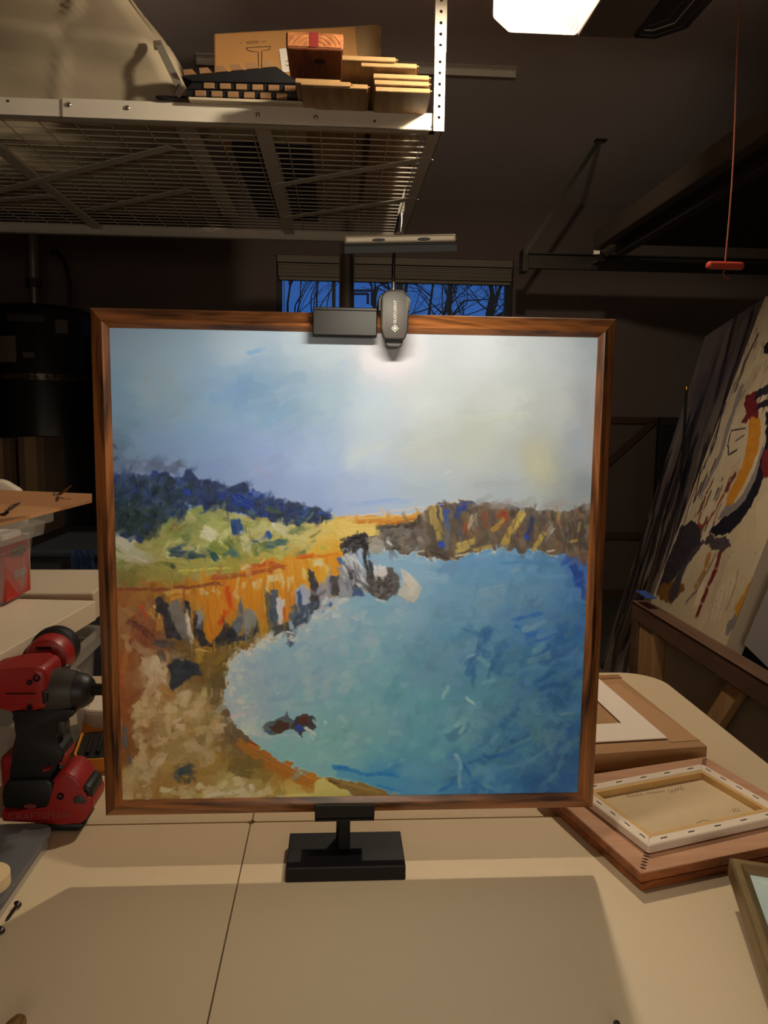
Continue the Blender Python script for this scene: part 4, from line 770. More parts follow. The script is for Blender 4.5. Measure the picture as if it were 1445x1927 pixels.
# ------------------------------------------------------------------ overhead rack
RZ=2.05; RX0,RX1,RY0,RY1=-2.15,.285,2.235,3.50
rk=empty('overhead_rack',(-.9,2.87,RZ),'white steel storage rack with wire deck hanging from the ceiling','rack')
BOLT=mat('bolt_steel',(200,190,175),.25,metal=1)
bx=[PY(118,197,RY0).x,PY(597,225,RY0).x]
def lbeam(x0,x1,y,zo,t=.0025,h=.046):
    b=B(); box(b,x0,x1,y,y+t,RZ+zo,RZ+zo+h,.0006,1); box(b,x0,x1,y,y+.03,RZ+zo,RZ+zo+t,.0006,1); return b
obj('front_beam',lbeam(RX0,bx[0]+.05,RY0,0.0),RACK,rk); obj('front_beam',lbeam(bx[0],bx[1],RY0-.004,-.002,h=.05),RACK,rk); obj('front_beam',lbeam(bx[1]-.05,RX1-.02,RY0,0.0),RACK,rk)
for (px,py) in ((130,197),(240,203),(485,216),(594,221)):
    p=PY(px,py,RY0-.004); b=B(); lathe(b,(p.x,RY0-.0045,p.z),(0,-1,0),[(0,.0062),(.002,.0062),(.0035,.0048),(.0042,.0025),(.0035,.002)],14); obj('bolt',b,BOLT,rk,smooth=2)
for (px,py) in ((15,190),(705,228),(812,239)):
    p=PY(px,py,RY0); b=B(); lathe(b,(p.x,RY0-.0003,p.z),(0,-1,0),[(0,.0036),(.0006,.0036),(.0005,.002)],12); obj('hole_rim',b,DARKGREY,rk)
b=B(); box(b,RX0,RX1,RY1-.003,RY1,RZ-.025,RZ+.02,.0006,1); box(b,RX0,RX1,RY1-.03,RY1,RZ-.025,RZ-.0225); obj('back_beam',b,RACK,rk)
b=B(); box(b,RX1-.003,RX1,RY0,RY1,RZ,RZ+.046,.0006,1); box(b,RX1-.035,RX1,RY0,RY1,RZ,RZ+.0025); obj('side_beam',b,RACK,rk)
b=B(); box(b,RX0,RX0+.003,RY0,RY1,RZ,RZ+.046); obj('side_beam',b,RACK,rk)
for x in (-.215,-1.035):
    b=B(); x2=x+.0; box(b,x-.022,x+.022,RY0+.003,RY1-.003,RZ+.001,RZ+.012,.002,1); obj('cross_beam',b,RACK,rk)
for a,c in (((-.215,2.79),(.28,2.46)),((-.208,3.21),(.28,2.89)),((-1.25,2.98),(-.50,2.44)),((-.97,3.18),(-.53,2.87)),((-1.05,3.0),(-1.9,3.3))):
    b=B(); beam(b,(a[0],a[1],RZ+.0005),(c[0],c[1],RZ+.0005),.036,.003,bev=.0006); obj('brace',b,RACK,rk)
WZ=RZ+.017
b=B(); tube(b,[(RX0,0,0),(RX1,0,0)],.0016,5); wm=None
for k in range(26):
    y=RY0+.035+k*.0485
    if y>RY1-.01: break
    if wm is None:
        b=B(); tube(b,[(RX0+.01,y,WZ),(RX1-.004,y,WZ)],.0018,5); w0=obj('wire',b,RACK,rk); wm=y
    else:
        c=w0.copy(); COL.objects.link(c); c.location=(0,y-wm,0); c.parent=rk
xw=None
for k in range(25):
    x=RX1-.045-k*.098
    if xw is None:
        b=B(); tube(b,[(x,RY0+.01,WZ-.003),(x,RY1-.01,WZ-.003)],.0018,5); w0=obj('wire',b,RACK,rk); xw=x
    else:
        c=w0.copy(); COL.objects.link(c); c.location=(x-xw,0,0); c.parent=rk
# post with punched holes
px0=PY(815,245,RY0-.006).x; px1=PY(835,245,RY0-.006).x+.0005
zsp=PY(838,92,RY0).z
holes=[.029*k+.02 for k in range(int((zsp-RZ+.0)/.029))]
b=B(); hole_plate(b,(px1,RY0-.007,RZ-.004),(0,0,1),(-1,0,0),zsp-RZ+.006,px1-px0,[h+.016 for h in holes],.0042,.0025); box(b,px1-.0025,px1,RY0-.007,RY0+.026,RZ-.004,zsp)
obj('post',b,RACK,rk)
L2=CH-zsp-.02; b=B(); hole_plate(b,(px1+.0015,RY0-.0045,zsp-.012),(0,0,1),(-1,0,0),CH-zsp+.012,px1-px0+.002,[.0175+.029*k for k in range(int((CH-zsp)/.029))],.0045,.0025); box(b,px1-.001,px1+.0015,RY0-.0045,RY0+.03,zsp-.012,CH)
obj('post',b,RACK,rk)
for (x,y) in ((RX1-.03,RY1-.02),):
    b=B(); box(b,x,x+.003,y-.03,y,RZ,CH); box(b,x,x+.03,y-.003,y,RZ,CH); obj('post',b,RACK,rk)
for y,x0,x1 in ((3.44,-.60,.754),(RY0+.0,-1.9,.1)):
    b=B(); n=int((x1-x0)/.053); hole_plate(b,(x0,y-.02,CH-.004),(1,0,0),(0,1,0),x1-x0,.04,[.02+.053*k for k in range(n)],.004,.002,16,.010); box(b,x0,x1,y+.018,y+.02,CH-.03,CH); obj('ceiling_bar',b,RACK,rk)
DZ=WZ+.002   # deck top
# dust cover / drape
def drape():
    bm=B(); U,V=120,56; x0,x1=-2.05,-.375; rings=[]
    for j in range(V+1):
        t=j/V; z=DZ+.004+t*.50; row=[]
        ins=.20*t+.13*t*t              # right side leans inward
        for i in range(U+1):
            s=i/U
            # path: starts back right, front right corner, front, left
            xr=x1-ins
            if s<.30: 
                q=s/.30; x=xr-.13*(1-q); y=3.35-(3.35-2.27)*q
            else:
                q=(s-.30)/.70; x=xr+(x0-xr)*q; y=2.27
            if .26<s<.36:
                k=(s-.26)/.10; a=k*math.pi/2; q1=.26/.30; 
                xc,yc=xr-.07,2.27+.07*2; 
                x=xr-.07+.07*math.cos(a); y=2.27+.144*(1-math.sin(a))
                if k>.5: x=xr-.07+.07*math.cos(a)-(.36-.30)/.70*(xr-x0)*(k-.5)*.2
            y+=.10*t*t*(1 if s>.3 else .3)
            # folds sagging across the front
            f=0
            if s>.28:
                X=x
                for ph,am,fr,sl in ((0,.022,14,2.2),(1.7,.011,23,1.4),(3.1,.004,38,1.3)):
                    f+=am*math.sin((z-DZ)*fr*1.7+ph+sl*(X+.3)*3+.8*math.sin(X*4+ph))
                g=max(0,1-abs((z-DZ)-.16-.10*(-X-.5))/.05); f-=.012*g
                seam=math.exp(-((X+.775-.02*(z-DZ)*5)/.014)**2); f=f*(1-.35*seam)+.004*seam
                f+=.002*math.sin(X*22+z*9)
            row.append(bm.verts.new((x+.008*math.sin(z*22+y*6)*(1 if s<.3 else .2),y-f*(.5+.6*min(1,t*4)),z+.004*math.sin(x*9))))
        rings.append(row)
    for j in range(V):
        for i in range(U): bm.faces.new((rings[j][i],rings[j][i+1],rings[j+1][i+1],rings[j+1][i]))
    top=rings[-1]; bm.faces.new(top+[bm.verts.new((x0,3.3,DZ+.5))]); bm.faces.new(rings[0][::-1]+[bm.verts.new((x0,3.3,DZ+.004))])
    return bm
FAB=mat('dust_cover_fabric',(176,160,134),.85,var=.2,vscale=4,bump=.2,bscale=250)
solo('dust_cover',drape(),FAB,'beige fabric dust cover draped in folds over a bulky load on the rack','cover',smooth=True)
# metal bracket leaning on the drape
mb=empty('metal_bracket',PY(330,178,2.222),'grey flat metal bar leaning against the beige dust cover on the rack','bracket')
a,c=PY(337,162,2.205),PY(297,80,2.235)
b=B(); beam(b,a,c,.0028,.020,Vector((1,0,.4)),bev=.0004); obj('bar',b,mat('grey_painted_metal',(150,142,128),.45,metal=.3),mb)
b=B(); beam(b,c+Vector((.001,-.001,-.018)),c+Vector((-.002,-.001,.004)),.005,.021,Vector((1,0,.4)),bev=.0004); obj('end_plate',b,mat('worn_plate',(120,104,84),.5,var=.4,vscale=120),mb)
b=B(); beam(b,PY(332,180,2.215),PY(343,162,2.205),.012,.018,Vector((1,0,.4)),bev=.001); obj('hinge',b,mat('brown_joint',(60,46,36),.6),mb)
# black cloth scrap
b=B(); lathe(b,PY(315,184,2.225),(1,0,.0),[(-.03,.004),(-.02,.007),(0,.0075),(.02,.006),(.05,.004)],10)
for v in b.verts: v.co.z+=.002*math.sin(v.co.x*300)
solo('black_strap',b,BLACKP,'crumpled black strap at the foot of the leaning metal bar','strap',smooth=True)
# white boards
for i,(x0,x1,y0,y1,z,lb) in enumerate(((-.405,-.062,2.206,2.52,RZ+.0455,'white board lying on the rack front beam right beneath the black deck tiles'),(-.47,-.41,2.33,3.3,DZ,'long narrow pale board lying on the wire deck beside the dust cover'))):
    b=B(); box(b,x0,x1,y0,y1,z+.001,z+.0085,.001,1); solo('white_board',b,mat('white_board',(205,190,165),.6,var=.12,vscale=9),lb,'board')
# deck tiles: black bases with wooden slat ends
WD=mat('tile_wood',(150,112,76),.7,var=.15,vscale=40)
def tile(label,poly,blocks,Y0,depth,top=False):
    q=[PY(x,y,Y0) for x,y in poly]; c=sum(q,Vector())/len(q)
    t=empty('deck_tile',(c.x,Y0+depth/2,min(v.z for v in q)),label,'deck tile','black deck tiles on the rack')
    b=B(); prism(b,q,Vector((0,depth,0)),.0012,1); obj('tray',b,BLACKP,t)
    for bl in blocks:
        v=[PY(x,y,Y0-.004) for x,y in bl]; b=B(); prism(b,v,Vector((0,depth*.9,0)),.0006,1); obj('wood_slat',b,WD,t)
    return t
def rowb(x0,dx,n,y0,w,h,sl=.012): return [[(x0+k*dx,y0+k*sl*dx),(x0+k*dx+w,y0+k*sl*dx+.3),(x0+k*dx+w,y0+k*sl*dx+h),(x0+k*dx,y0+k*sl*dx+h-.3)] for k in range(n)]
tile('black deck tile with pale slat ends, lowest of the stack on the rack',[(350,168.5),(575,172),(592,186),(352,180.5)],rowb(367,30.6,6,169.6,20,11,.035),2.205,.28)
tile('black deck tile with pale slat ends, second from bottom of the stack',[(362,153.5),(566,157.5),(574,171),(350,167.5)],rowb(383,30.5,6,155.2,20,11,.035),2.205,.28)
tile('black deck tile propped tilted on top of the stack with wooden blocks up',[(340,143.5),(520,125),(565,156.8),(362,152.7)],[[(345+29.5*k-.5,130.5-3.1*k),(361+29.5*k,129.5-3.1*k),(370+29.5*k,139.5-2.9*k),(346+29.5*k,141.5-2.9*k)] for k in range(6)],2.198,.20)
b=B(); box(b,-.33,-.24,2.5,3.3,DZ+.002,DZ+.03,.002,1); solo('black_mat',b,mat('black_mat',(26,24,28),.8),'black slab lying lengthwise on the wire deck left of the cross beam','mat','black slabs on the wire deck')
b=B(); box(b,-.19,-.085,2.52,3.35,DZ+.002,DZ+.03,.002,1); solo('black_mat',b,MATS['black_mat'],'black slab lying lengthwise on the wire deck right of the cross beam','mat','black slabs on the wire deck')
# cardboard box
cb=empty('cardboard_box',(-.13,2.68,2.164),'long brown cardboard box with line drawing at the back of the rack','box')
q=[PY(402,62,2.6),PY(717,45,2.6),PY(719,150,2.6)]; bl_=PY(404,150,2.6)
zb_=q[2].z; P=[Vector((q[0].x,2.6,2.164)),Vector((q[1].x+.0,2.6,2.164)),q[1],q[0]]
b=B(); prism(b,P,Vector((0,.22,0)),.006,2); obj('carton',b,mat('carton',(196,142,84),.55,var=.08,vscale=6,bump=.1,bscale=20),cb)
INK=mat('brown_ink',(70,44,24),.7)
def inkline(pts,r,par,Y=2.5985,m=INK):
    b=B(); tube(b,[PY(x,y,Y) for x,y in pts],r,4); return obj('printed_line',b,m,par)
inkline([(463,90),(467,95),(476,97),(486,98),(487,130)],.0009,cb); inkline([(463,90),(510,87),(508,93),(493,96),(492,130)],.0009,cb)
inkline([(464,79),(485,77),(487,80),(465,82),(464,79)],.0007,cb); inkline([(451,81),(456,81)],.0007,cb); inkline([(493,79),(500,78)],.0007,cb)
b=B(); prism(b,[PY(x,y,2.598) for x,y in ((525,92),(542,90),(556,134),(531,136))],Vector((0,.001,0))); obj('label_sticker',b,WHITEP,cb)
text('lettering','LC',.022,basis(PY(545,119,2.5975),(-1,0,.05),(0,0,-1)),INK,cb,.0002)
b=B(); prism(b,[PY(x,y,2.5985) for x,y in ((668,50),(716,47),(718,140),(676,140))],Vector((0,.0008,0))); obj('tape',b,mat('packing_tape',(170,140,100),.2,alpha=.5),cb)
# thick lumber
lm=empty('lumber_block',(-.06,2.3,DZ+.07),'thick timber beam end with red paint mark, on top of the planks','timber')
x0,x1=-.1405,.0095; zt_=PY(590,60,2.14).z; zb2=PY(590,92,2.14).z
b=B(); box(b,x0,x1,2.14,2.59,zb2,zt_,.006,2); obj('timber',b,wood('timber',(150,86,50),(96,50,28),'Y',24,.6,8),lm)
b=B(); box(b,x0+.004,x1-.004,2.137,2.1405,zb2+.004,zt_-.004,.001,1); eg=obj('end_grain',b,mat('end_grain',(186,120,66),.7,rgb2=(140,80,42),vscale=50),lm)
for k in range(9):
    b=B(); r=.012+.012*k; pts=[(-.066+r*math.cos(a),2.1365,zb2-.012+r*math.sin(a)*.85) for a in np.linspace(.05,3.09,20)]; pts=[p for p in pts if x0+.006<p[0]<x1-.006 and zb2+.005<p[2]<zt_-.005]
    if len(pts)>2:
        tube(b,pts,.0005,4); obj('growth_ring',b,mat('ring_brown',(110,62,32),.7),lm)
b=B(); xa,xb=PY(583,70,2.14).x,PY(599,70,2.14).x; box(b,xa,xb,2.1358,2.1368,zb2+.003,zt_-.003); obj('paint_mark',b,mat('red_mark',(120,26,22),.6),lm,label='red paint stripe on the beam end')
b=B(); lathe(b,(-.055,2.21,zb2-.0001),(0,0,-1),[(0,.016),(.0006,.015)],20); obj('knot',b,mat('knot',(58,30,18),.7),lm)
# flooring planks
PK=wood('plank_wood',(186,154,112),(150,116,78),'Y',18,.55,9)
PU=mat('plank_edge',(158,122,76),.7,var=.15,vscale=60)
spots=[ # left px, right px, y px, z, far end
 (588,692,155,2.105,3.4,'light wooden plank lying alone at the front left of the stack of planks'),
 (707,810,163,2.103,3.45,'light wooden plank, lowest of the right-hand stack on the rack'),
 (705,808,150,2.117,3.42,'light wooden plank, second from bottom of the right-hand stack on the rack'),
 (703,808,138,2.131,3.44,'light wooden plank, topmost of the right-hand stack of three on the rack'),
 (680,785,116,2.150,3.40,'wooden plank above and just left of the right-hand stack'),
 (644,745,104,2.160,3.38,'wooden plank ending right beside the thick timber beam'),
 (556,640,147,2.118,3.35,'reddish plank lying under the thick timber beam'),
 (566,660,151,2.107,3.37,'second reddish plank under the timber beam, partly hidden by the front plank')]
for i,(a,c,y,z,ye,lb) in enumerate(spots):
    A=PZ(a,y,z);C=PZ(c,y,z); y0=A.y
    if z>2.14: y0=PZ(a,y,z+.0).y
    t=empty('floor_plank',((A.x+C.x)/2,(y0+ye)/2,z-.012),lb,'plank','planks on the rack')
    b=B(); box(b,A.x,C.x,y0,ye,z-.011,z,.0008,1); obj('board',b,PK,t)
    b=B(); box(b,A.x+.002,C.x+.006,y0+.001,ye,z-.0065,z-.004,0); obj('tongue',b,PU,t)
    b=B(); box(b,A.x,C.x,y0-.0008,y0+.0002,z-.010,z-.001,0); obj('cut_end',b,PU,t)
# spacer boards below the raised planks so that the pile rests
for (x0,x1,z0,z1,lb) in ((.078,.084,DZ,2.136,'dark spacer block under the raised planks'),(-.10,-.03,2.1195,PY(590,92,2.14).z-.001,'dark spacer block under the timber beam')):
    b=B(); box(b,x0,x1,2.45,2.57,z0+.001,z1,.001,1); solo('spacer_block',b,mat('dark_board',(70,48,34),.8),lb,'block')

# ------------------------------------------------------------------ water heater and back-left clutter
hx=PY(65,600,4.75).x; HR=.33
wh=empty('water_heater',(hx,4.85,0),'tall black cylindrical water heater tank strapped against the back wall','water heater')
ztop=PY(80,578,4.75).z
HB=mat('heater_black',(16,15,17),.32,spec=.6)
b=B(); lathe(b,(hx,4.85,.02),(0,0,1),[(0,HR),(ztop-.08,HR),(ztop-.05,HR*.97),(ztop-.02,HR*.8)],48); obj('tank',b,HB,wh,smooth=2)
b=B(); px_=PY(63,520,4.8).x; tube(b,[(px_,4.80,ztop-.03),(px_,4.80,ztop+.12)],.026,16); tube(b,[(px_,4.80,ztop+.12),(px_,4.80,CH)],.038,18); obj('flue_pipe',b,STEEL,wh,smooth=2)
b=B(); lathe(b,(px_,4.80,ztop+.12),(0,0,1),[(0,.046),(.05,.046)],18); obj('pipe_collar',b,mat('brown_joint',(60,46,36),.6),wh)
b=B(); tube(b,bez([(hx+.17,4.85,ztop-.03),(hx+.20,4.85,ztop+.2),(hx+.14,4.85,ztop+.38),(hx+.02,5.0,ztop+.36)],14),.013,8); obj('water_pipe',b,mat('dark_pipe',(40,32,28),.5),wh,smooth=True)
zs=PY(70,708,4.55).z
b=B(); lathe(b,(hx,4.85,zs-.02),(0,0,1),[(0,HR+.002),(0,HR+.005),(.035,HR+.005),(.035,HR+.002)],48,False); obj('strap',b,mat('perforated_strap',(120,104,86),.35,metal=.7,rgb2=(30,26,22),vscale=45),wh)
for (x0,x1,y0,y1,c) in ((3,40,636,682,(120,108,98)),(54,73,665,675,(110,100,92)),(25,88,596,608,(70,62,58)),(108,125,603,627,(105,98,92))):
    b=B(); p=PY((x0+x1)/2,(y0+y1)/2,4.6); hw=(x1-x0)/2/FPX*4.6; hh=(y1-y0)/2/FPX*4.6
    a0=math.asin(max(-.95,min(.95,(p.x-hw-hx)/HR))); a1=math.asin(max(-.95,min(.95,(p.x+hw-hx)/HR))); vs=[]
    for k in range(7):
        a=a0+(a1-a0)*k/6; vs.append((b.verts.new((hx+(HR+.0015)*math.sin(a),4.85-(HR+.0015)*math.cos(a),p.z-hh)),b.verts.new((hx+(HR+.0015)*math.sin(a),4.85-(HR+.0015)*math.cos(a),p.z+hh))))
    for m_,n_ in zip(vs,vs[1:]): b.faces.new((m_[0],n_[0],n_[1],m_[1]))
    obj('sticker',b,mat('sticker_%d'%c[0],c,.7),wh)
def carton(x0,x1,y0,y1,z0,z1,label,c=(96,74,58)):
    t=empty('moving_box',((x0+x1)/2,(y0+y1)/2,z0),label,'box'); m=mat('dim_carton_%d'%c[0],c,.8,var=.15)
    b=B(); box(b,x0,x1,y0,y1,z0,z1,.004,1); obj('carton',b,m,t)
    b=B(); box(b,(x0+x1)/2-.03,(x0+x1)/2+.03,y0-.001,y0+.01,z0+.002,z1+.001); obj('tape',b,MATS.get('packing_tape') or m,t)
    return t
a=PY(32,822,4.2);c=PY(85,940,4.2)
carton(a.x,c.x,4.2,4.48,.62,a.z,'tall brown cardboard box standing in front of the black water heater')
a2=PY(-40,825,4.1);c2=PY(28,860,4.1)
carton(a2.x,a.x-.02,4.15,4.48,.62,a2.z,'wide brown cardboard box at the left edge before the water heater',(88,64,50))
b=B(); box(b,-2.6,-1.2,4.05,4.5,.57,.62,.003,1); 
bt=empty('work_bench',(-1.9,4.3,0),'dark low bench holding cardboard boxes before the water heater','bench'); obj('top',b,mat('dark_bench',(46,38,34),.7),bt)
for x in (-2.55,-1.25):
    for y in (4.09,4.46):
        b=B(); box(b,x-.02,x+.02,y-.02,y+.02,0,.57); obj('leg',b,MATS['dark_bench'],bt)
# shelf unit between the heater and the painting
su=empty('storage_shelf',(-1.2,4.95,0),'dark storage shelf right of the black water heater','shelf')
for z in (.3,.85,1.4):
    b=B(); box(b,-1.42,-.85,4.75,5.15,z,z+.03); obj('shelf_board',b,MATS['dark_bench'],su)
for x in (-1.42,-.88):
    for y in (4.75,5.12):
        b=B(); box(b,x,x+.03,y,y+.03,0,1.75); obj('upright',b,MATS['dark_bench'],su)
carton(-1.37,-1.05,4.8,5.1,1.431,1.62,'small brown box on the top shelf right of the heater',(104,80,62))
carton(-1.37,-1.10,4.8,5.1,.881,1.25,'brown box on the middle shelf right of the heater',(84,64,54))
# translucent tote and blue cloth on floor stack
tb=empty('storage_tote',(-.78,2.5,.0),'clear storage tote with dark contents standing beyond the white riser board','tote')
q0=PY(112,1035,2.5);q1=PY(178,1110,2.5)
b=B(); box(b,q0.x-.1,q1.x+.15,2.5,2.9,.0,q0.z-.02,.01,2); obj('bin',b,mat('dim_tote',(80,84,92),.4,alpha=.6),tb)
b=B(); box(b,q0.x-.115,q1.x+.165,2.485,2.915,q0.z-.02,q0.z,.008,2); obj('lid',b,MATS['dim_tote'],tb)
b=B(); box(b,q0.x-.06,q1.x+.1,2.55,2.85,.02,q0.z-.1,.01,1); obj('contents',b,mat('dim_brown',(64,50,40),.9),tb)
b=B(); p=PY(155,1055,2.49); U=[]
for j in range(7):
    U.append([b.verts.new((p.x-.035+.012*i+.004*math.sin(j),2.480-.004*math.sin(i*2.+j),q0.z+.004-.025*j)) for i in range(7)])
for j in range(6):
    for i in range(6): b.faces.new((U[j][i],U[j][i+1],U[j+1][i+1],U[j+1][i]))
ext=bmesh.ops.solidify(b,geom=b.faces[:],thickness=.003)
solo('blue_rag',b,mat('blue_cloth',(44,66,110),.9),'small blue rag hanging over the clear tote','cloth',smooth=True)
# white plastic chair
ch=empty('plastic_chair',(-1.18,2.02,0),'white plastic garden chair whose rounded back top shows behind cardboard sheet','chair')
p=PY(0,899,2.0); q=PY(45,922,2.0); WP=mat('white_plastic',(236,222,204),.3)
xr=q.x; xl=xr-.42; ztp=p.z
P=[(xr,.48),(xr,ztp-.07),(xr-.012,ztp-.03),(xr-.05,ztp-.006),(xr-.12,ztp),(xl+.12,ztp),(xl+.05,ztp-.006),(xl+.012,ztp-.03),(xl,ztp-.07),(xl,.48)]
b=B(); prism(b,[Vector((x,2.0,z)) for x,z in P],Vector((0,.03,0)),.010,3); obj('backrest',b,WP,ch,smooth=2)
b=B(); prism(b,[Vector((x,y,.42)) for x,y in rrect(xl,xr,2.0,2.42,(.02,.02,.05,.05),5)],Vector((0,0,.04)),.008,2); obj('seat',b,WP,ch)
for x in (xl+.03,xr-.03):
    for y in (2.03,2.38):
        b=B(); tube(b,[(x,y,.42),(x+(.03 if x>(xl+xr)/2 else -.03),y,0)],[.022,.016],10); obj('leg',b,WP,ch)

# ------------------------------------------------------------------ left: riser shelf, bins, sheet
e0=PZ(180,1130,.955); e1=PZ(0,1230,.955); dr=(e1-e0).normalized(); pn=Vector((dr.y,-dr.x,0)); 
if pn.x>0: pn=-pn
rs=empty('riser_shelf',(-.6,1.0,TZ),'thick white riser board standing over the clear bin at left','shelf')
n0=e0; n1=e0+dr*.85
b=B(); prism(b,[v-Vector((0,0,.032)) for v in (n0,n1,n1+pn*.5,n0+pn*.5)],Vector((0,0,.032)),.0015,2); obj('board',b,mat('white_laminate',(232,216,192),.4,var=.03),rs)
for s in (.02,.80):
    for w_ in (.30,.45):
        p=n0+dr*s+pn*w_; z0=TZ-.006 if p.y>.92 else TZ
        b=B(); box(b,p.x-.015,p.x+.015,p.y-.015,p.y+.015,z0,.923); obj('leg',b,MATS['white_laminate'],rs)
b=B(); a=PZ(100,1108,.95);c=PZ(178,1113,.95); box(b,a.x-.5,c.x,a.y-.03,a.y+.18,.90,.949,.002,1)
ps=empty('pale_box',(a.x-.3,a.y+.07,TZ),'pale flat box on blocks right behind the white riser board','box'); obj('carton',b,mat('pale_carton',(206,190,166),.6),ps)
b=B(); box(b,a.x-.3,a.x-.02,a.y+.0,a.y+.12,TZ-.006,.90); obj('block',b,DARKGREY,ps)

def bin_(name,o,ax,ay,L,Wd,h,tp,label,m,rim=.012,wall=.0022,par=None,cat='bin'):
    """open tapered bin: corner o (right far bottom corner), ax along length (towards viewer), ay along width (left)"""
    t=empty(name,o+ax*L/2+ay*Wd/2,label,cat)
    def ringat(z,ex): 
        P=rrect(-ex,L+ex,-ex,Wd+ex,(.03,.03,.03,.03),5); return [o+ax*x+ay*y+Vector((0,0,z)) for x,y in P]
    bm=B(); lv=[(0.,-tp),(h*.1,-tp*.8),(h,0)]
    out=[[bm.verts.new(p) for p in ringat(z,e)] for z,e in lv]; inn=[[bm.verts.new(p) for p in ringat(max(z,wall),e-wall)] for z,e in lv]
    n=len(out[0])
    for A in (out,inn):
        for r1,r2 in zip(A,A[1:]):
            for k in range(n): bm.faces.new((r1[k],r1[(k+1)%n],r2[(k+1)%n],r2[k]))
    for k in range(n): bm.faces.new((out[-1][k],out[-1][(k+1)%n],inn[-1][(k+1)%n],inn[-1][k]))
    bm.faces.new(out[0]); bm.faces.new(inn[0])
    obj('tub',bm,m,t,smooth=False)
    bm=B(); lv=[(h-rim*1.6,.0005),(h-rim*1.6,.010),(h,.012),(h+.001,.011),(h+.001,.0005)]
    R=[[bm.verts.new(p) for p in ringat(z,e)] for z,e in lv]
    for r1,r2 in zip(R,R[1:]+R[:1]):
        for k in range(n): bm.faces.new((r1[k],r1[(k+1)%n],r2[(k+1)%n],r2[k]))
    obj('rim',bm,FROST if m is not FROST else m,t)
    # moulded ribs on the long side
    for x in (.12,.30,.48):
        if x<L:
            bm=B(); q=[o+ax*(L*x*1.6-.0)+ay*(-.001)+Vector((0,0,z)) for z in ()]
    bm=B(); P=[(.05,.02),(.05,h*.62),(.065,h*.70),(L*.55,h*.70),(L*.57,h*.62),(L*.57,.02)]
    tube(bm,[o+ax*x+ay*(tp*(1-z/h)-.0008)+Vector((0,0,z)) for x,z in P],.0012,5); obj('moulded_rib',bm,m,t)
    return t
ob=PZ(96,1112,.957); ax=dr; ay=pn
rimc=PZ(118,1000,1.06); HB_=.117
b1=bin_('clear_bin',ob+ay*.012,ax,ay,.42,.30,HB_,.014,'open clear plastic bin with red package inside, on the white riser board',CLEAR)
# contents
o=ob+ay*.03
ob=ob+ay*.014
def inb(s,w,z): return ob+ax*s+ay*w+Vector((0,0,z))
rb=empty('red_package',inb(.06,.05,.003),'red and white product box standing inside the upper clear bin','package')
b=B(); prism(b,[inb(.012,.014,.004),inb(.022,.10,.004),inb(.112,.09,.004),inb(.102,.006,.004)],Vector((0,0,.092)),.001,1); obj('carton',b,mat('red_card',(176,44,36),.5),rb)
b=B(); prism(b,[inb(.024,.020,.097),inb(.030,.10,.097),inb(.104,.09,.097),inb(.098,.012,.097)],Vector((0,0,.010)),.001,1); obj('white_flap',b,WHITEP,rb)
for z,wd_,cc in ((.070,.014,(50,44,60)),(.035,.012,(150,120,120)),(.078,.006,(200,190,180))):
    b=B(); prism(b,[inb(.030,.0120,z),inb(.075,.0080,z),inb(.075,.0080,z+wd_),inb(.030,.0120,z+wd_)],ay*(-.0012)*1); obj('printed_panel',b,mat('panel_%d'%cc[0],cc,.6),rb)
b=B(); prism(b,[inb(.118,.014,.004),inb(.36,.014,.004),inb(.36,.014,.030),inb(.118,.014,.012)],ay*.09,.002,1); solo('wood_offcut',b,mat('orange_wood',(190,112,52),.55,var=.2,vscale=20),'orange brown wood offcut leaning low inside the upper clear bin','wood piece')
b=B(); tube(b,bez([inb(.05,.05,.006),inb(.05,.05,.045),inb(.10,.2,.07),inb(.04,.24,.03)],12),.006,8); solo('dark_hose',b,BLACKP,'short black hose coiled in the far end of upper bin','hose',smooth=True)
# lid
lt=empty('bin_lid',inb(.2,.15,HB_+.001),'frosted plastic bin lid resting askew between the bin and cardboard sheet','lid')
c0=PZ(103,975,1.105)
LM=FROST
qa=[PZ(103,966,1.118),]
A=PZ(103,972,1.10); ddr=Vector((-.12,-1,0)).normalized(); dpn=Vector((-1,.12,0))
b=B(); P=[A,A+ddr*.5,A+ddr*.5+dpn*.33,A+dpn*.33]
prism(b,[v-Vector((0,0,.008)) for v in P],Vector((0,0,.020)),.004,2); obj('lid_skirt',b,LM,lt)
# cardboard sheet resting on the lid
S0=PZ(173,929,1.15); 
sh=[Vector((S0.x,S0.y,1.150)),Vector((S0.x+.022,S0.y-.085,1.150))]
e=PZ(173,929,1.15); e2=PZ(173,941,1.15); e3=PZ(0,984,1.15); e4=PZ(0,922,1.15)
dB=(e3-e2).normalized(); dA=(e4-e).normalized()
b=B(); P=[e,e2,e2+dB*.30,e2+dB*.30+dA*.40,e+dA*.5]
prism(b,[v-Vector((0,0,.003)) for v in P],Vector((0,0,.003))); 
CS=solo('cardboard_sheet',b,mat('sheet_board',(176,124,78),.7,var=.06),'flat brown cardboard sheet lying on top of the bin lid at left','sheet')
b=B(); A_=A+ddr*.1+dpn*.12; box(b,A_.x-.12,A_.x+.02,A_.y-.15,A_.y+.05,A.z+.0125,1.1465,.002,1); solo('folded_pad',b,mat('pad_grey',(90,80,70),.8),'folded grey pad between the bin lid and cardboard sheet','pad')
